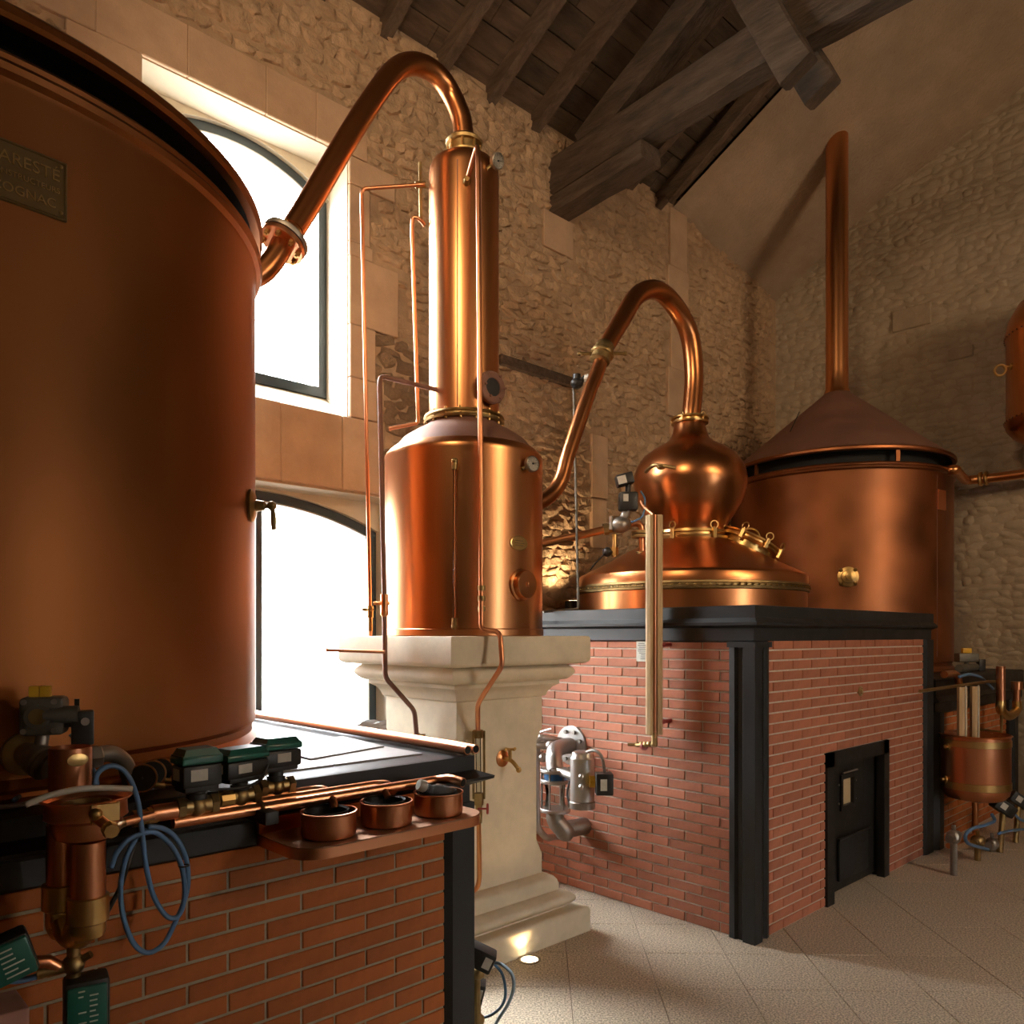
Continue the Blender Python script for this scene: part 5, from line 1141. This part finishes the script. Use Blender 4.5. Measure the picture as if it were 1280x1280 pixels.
for (px_, py_) in ((1186, 933), (1182, 974)):
    p, n = on_cyl(px_, py_, pc0.x, 1.92, pr_); MB().at(p, n, [(.028, 0), (.028, .01), (.012, .014), (.012, .03), (.018, .035), (0, .045)], 14).build('side_boss', 'brass', pb)
# pine cases above it
for k, (px_, wpx) in enumerate(((1203, 10), (1219, 9))):
    t0 = onY(px_, 858 if k else 859, 1.955); z0 = onY(px_, 914, 2.0).z
    o = MB().prism([(-.03, .02), (-.03, -.012), (-.01, -.02), (.01, -.02), (.03, -.012), (.03, .02)], zb+.022, t0.z, Tr(t0.x, 1.955, 0) @ Rz(TH-PI/2)).build('pine_case', 'pine', smooth=15)
    tag(o, ('left of two short pine gauge cases rising from the far copper pail', 'right of two short pine gauge cases rising from the far copper pail')[k], 'gauge case')
    q = MB(); v_ = Tr(t0.x, 1.955, 0) @ Rz(TH-PI/2); q.cyl(v_ @ Vector((.012, -.022, zt-.05)), v_ @ Vector((.012, -.022, t0.z+.01)), .006, 8); q.build('glass_tube', 'label', o)
# pipe rail over the pail
o = MB().tube([onY(1150, 864, 2.0), onY(1178, 860, 2.0), onY(1235, 852, 2.0), onY(1246, 852, 2.02)], .012, 10).build('copper_pipe', 'brass_dull'); tag(o, 'thin dull pipe running level above the far copper pail', 'pipe')
o = MB().tube([Vector((6.52, 2.10, 1.345)), Vector((6.75, 2.10, 1.345)), Vector((6.83, 2.10, 1.32)), Vector((6.86, 2.10, 1.25))], .028, 12, corner=.04).build('copper_pipe', 'copper'); tag(o, 'short thick copper pipe leaving the red furnace over the far low furnace', 'pipe')
# far U-bend device
ub = thing('overflow_tubes', 'upright copper tube and shorter twin joined by a brass bend, far right', 'funnel', onY(1250, 895, 1.9))
a = onY(1251, 893, 1.9); xx = lambda px_, py_: onY(px_, py_, 1.9)
MB().cyl(xx(1251, 878), xx(1251, 833), .033, 18).build('tall_tube', 'copper_bright', ub)
MB().cyl(xx(1271, 878), xx(1271, 860), .027, 18).build('short_tube', 'copper_bright', ub)
MB().tube([xx(1251, 876), xx(1251.5, 888), xx(1261, 895), xx(1270.5, 888), xx(1271, 876)], .036, 18, smooth=5).build('u_bend', 'brass', ub)
MB().cyl(xx(1271, 852), xx(1271, 862), .045, 18).build('collar', 'copper_bright', ub)
MB().tube([xx(1252, 893), xx(1252, 915), Vector((xx(1252, 915).x, 2.13, xx(1252, 915).z))], .014, 10).build('wall_tie', 'brass_dull', ub)
# far pneumatic valve and its clutter
fp_ = thing('pneumatic_valve', 'dim grey valve with amber caps on the far low furnace', 'valve', (7.0, 2.35, 1.31))
w0 = onY(1208, 822, 2.35)
q = MB(); q.rbox(-.09, .09, -.05, .05, -.04, .04, .012, frame_of(w0, RT, UP)); q.cyl(w0-UP*.04, Vector((w0.x, w0.y, 1.30)), .02, 10); q.tube([Vector((w0.x-.2, w0.y, 1.35)), Vector((w0.x+.25, w0.y, 1.35))], .035, 12); q.build('valve_body', 'grey_cast', fp_)
MB().rbox(-.04, .04, -.02, .02, .04, .085, .006, frame_of(w0, RT, UP)).build('amber_caps', 'yellow', fp_)
MB().rbox(-.03, .03, -.03, .03, -.09, .03, .006, frame_of(onY(1226, 828, 2.35), RT, UP)).build('solenoid', 'black_plastic', fp_)
hose('blue_hose', 'blue hose arching over the far low furnace above the copper pail', [onY(*p_, 2.05) for p_ in ((1199, 846), (1212, 843), (1226, 847), (1235, 855), (1241, 861))], .012, 'blue_hose')
hose('blue_hose', 'blue hose curling on the floor beneath the far copper pail', [onY(*p_, 1.8) for p_ in ((1240, 1018), (1243, 1026), (1232, 1031), (1215, 1036), (1207, 1044), (1210, 1054), (1228, 1060), (1235, 1062))], .012, 'blue_hose')
hose('blue_hose', 'blue hose trailing right from the floor valves at the far right', [onY(*p_, 1.75) for p_ in ((1265, 1014), (1275, 1024), (1290, 1030))], .01, 'blue_hose')
hose('blue_hose', 'second blue hose trailing right near the floor at the far right', [onY(*p_, 1.75) for p_ in ((1248, 1042), (1265, 1038), (1290, 1036))], .01, 'blue_hose')
for k, (px_, py_, an, lab) in enumerate(((1254, 1009, .5, 'near black motor valve tilted on the floor right of the far pail'), (1273, 1000, .55, 'rear black motor valve tilted on the floor right of the far pail'))):
    w0 = onY(px_, py_, 1.8); o = thing('motor_valve', lab, 'valve', (w0.x, w0.y, 0)); T = frame_of(w0, RT, UP) @ Matrix.Rotation(.6, 4, 'Y')
    MB().rbox(-.085, .085, -.045, .045, -.045, .045, .012, T).build('housing', 'black_plastic', o)
    MB().box(-.05, .0, -.047, -.045, -.02, .025, T).build('label_plate', 'label', o, smooth=0) if False else None
    q = MB(); q.box(-.05, .0, .0455, .047, -.02, .025, T); q.box(-.05, .0, -.047, -.0455, -.02, .025, T); q.build('label_plate', 'label', o, smooth=0)
    q = MB(); q.tube([w0, Vector((w0.x-.06, w0.y, .06)), Vector((w0.x-.08, w0.y, 0.0))], .022, 10); q.build('stem', 'brass_dull', o)
fx_ = [onY(px_, py_, 1.85) for px_, py_ in ((1192, 1046), (1222, 1052), (1240, 1060))]
o = thing('floor_valves', 'cluster of dull brass and steel cocks on the floor under the far copper pail', 'valve', (fx_[1].x, 1.85, 0))
for k, w0 in enumerate(fx_):
    q = MB(); w0.z = max(.06, w0.z); q.ball(w0, .05, n=12); q.cyl(w0, Vector((w0.x, w0.y, 0)), .022, 10); q.cyl(w0-Vector((.09, 0, 0)), w0+Vector((.09, 0, 0)), .028, 10); q.cyl(w0, w0+UP*.08, .014, 8); q.build('cock', 'steel_dull' if k != 1 else 'brass_dull', o)
# copper vessel high on the end wall, cut by the frame
vc = None
best = 1e9
for i in range(400):
    y_ = 3-i*.01; c_ = Vector((8.36, y_)); d_ = c_.length; b_ = math.atan2(c_.y, c_.x)+math.asin(.56/d_)
    v_ = Vector((math.cos(b_), math.sin(b_), 0)); px_ = CX+F*v_.dot(RT)/v_.dot(FW)
    if abs(px_-1257) < best: best = abs(px_-1257); vc = (8.36, y_)
dpt = vc[0]*FW.x+vc[1]*FW.y; zz = lambda v: H+(CY-v)/F*(dpt+.05)
hv = thing('hanging_vessel', 'riveted copper vessel high on the end wall, cut by the right frame edge', 'vessel', (vc[0], vc[1], zz(545))); T = Tr(vc[0], vc[1], 0); R_ = .56
MB().lathe([(0, zz(560)), (R_*.6, zz(556)), (R_*.9, zz(540)), (R_, zz(530)), (R_+.012, zz(522)), (R_, zz(518)), (R_, zz(418)), (R_+.012, zz(412)), (R_+.002, zz(405)), (R_*.97, zz(393)), (R_*.85, zz(375)), (R_*.5, zz(358)), (0, zz(352))], 72, T).build('body', 'copper', hv)
for v in (415, 522):
    q = MB()
    for k in range(60): a = 2*PI*k/60; q.ball((vc[0]+(R_+.012)*math.cos(a), vc[1]+(R_+.012)*math.sin(a), zz(v)), .009, n=4)
    q.build('rivets', 'copper_dark', hv, kind='stuff')
p, n = on_cyl(1264, 458, vc[0], vc[1], R_)
q = MB(); q.at(p, n, [(.03, 0), (.03, .01), (.014, .015), (.014, .05), (.02, .06), (0, .07)], 14); q.torus(p+n*.09-UP*.03, Vector((n.y, -n.x, .3)), .045, .011, 20, 8); q.build('ring_handle', 'brass', hv)
MB().box(vc[0]+R_*.9, XE+.01, vc[1]-.05, vc[1]+.05, zz(470), zz(455)).build('wall_bracket', 'black_iron_warm', hv, smooth=0)
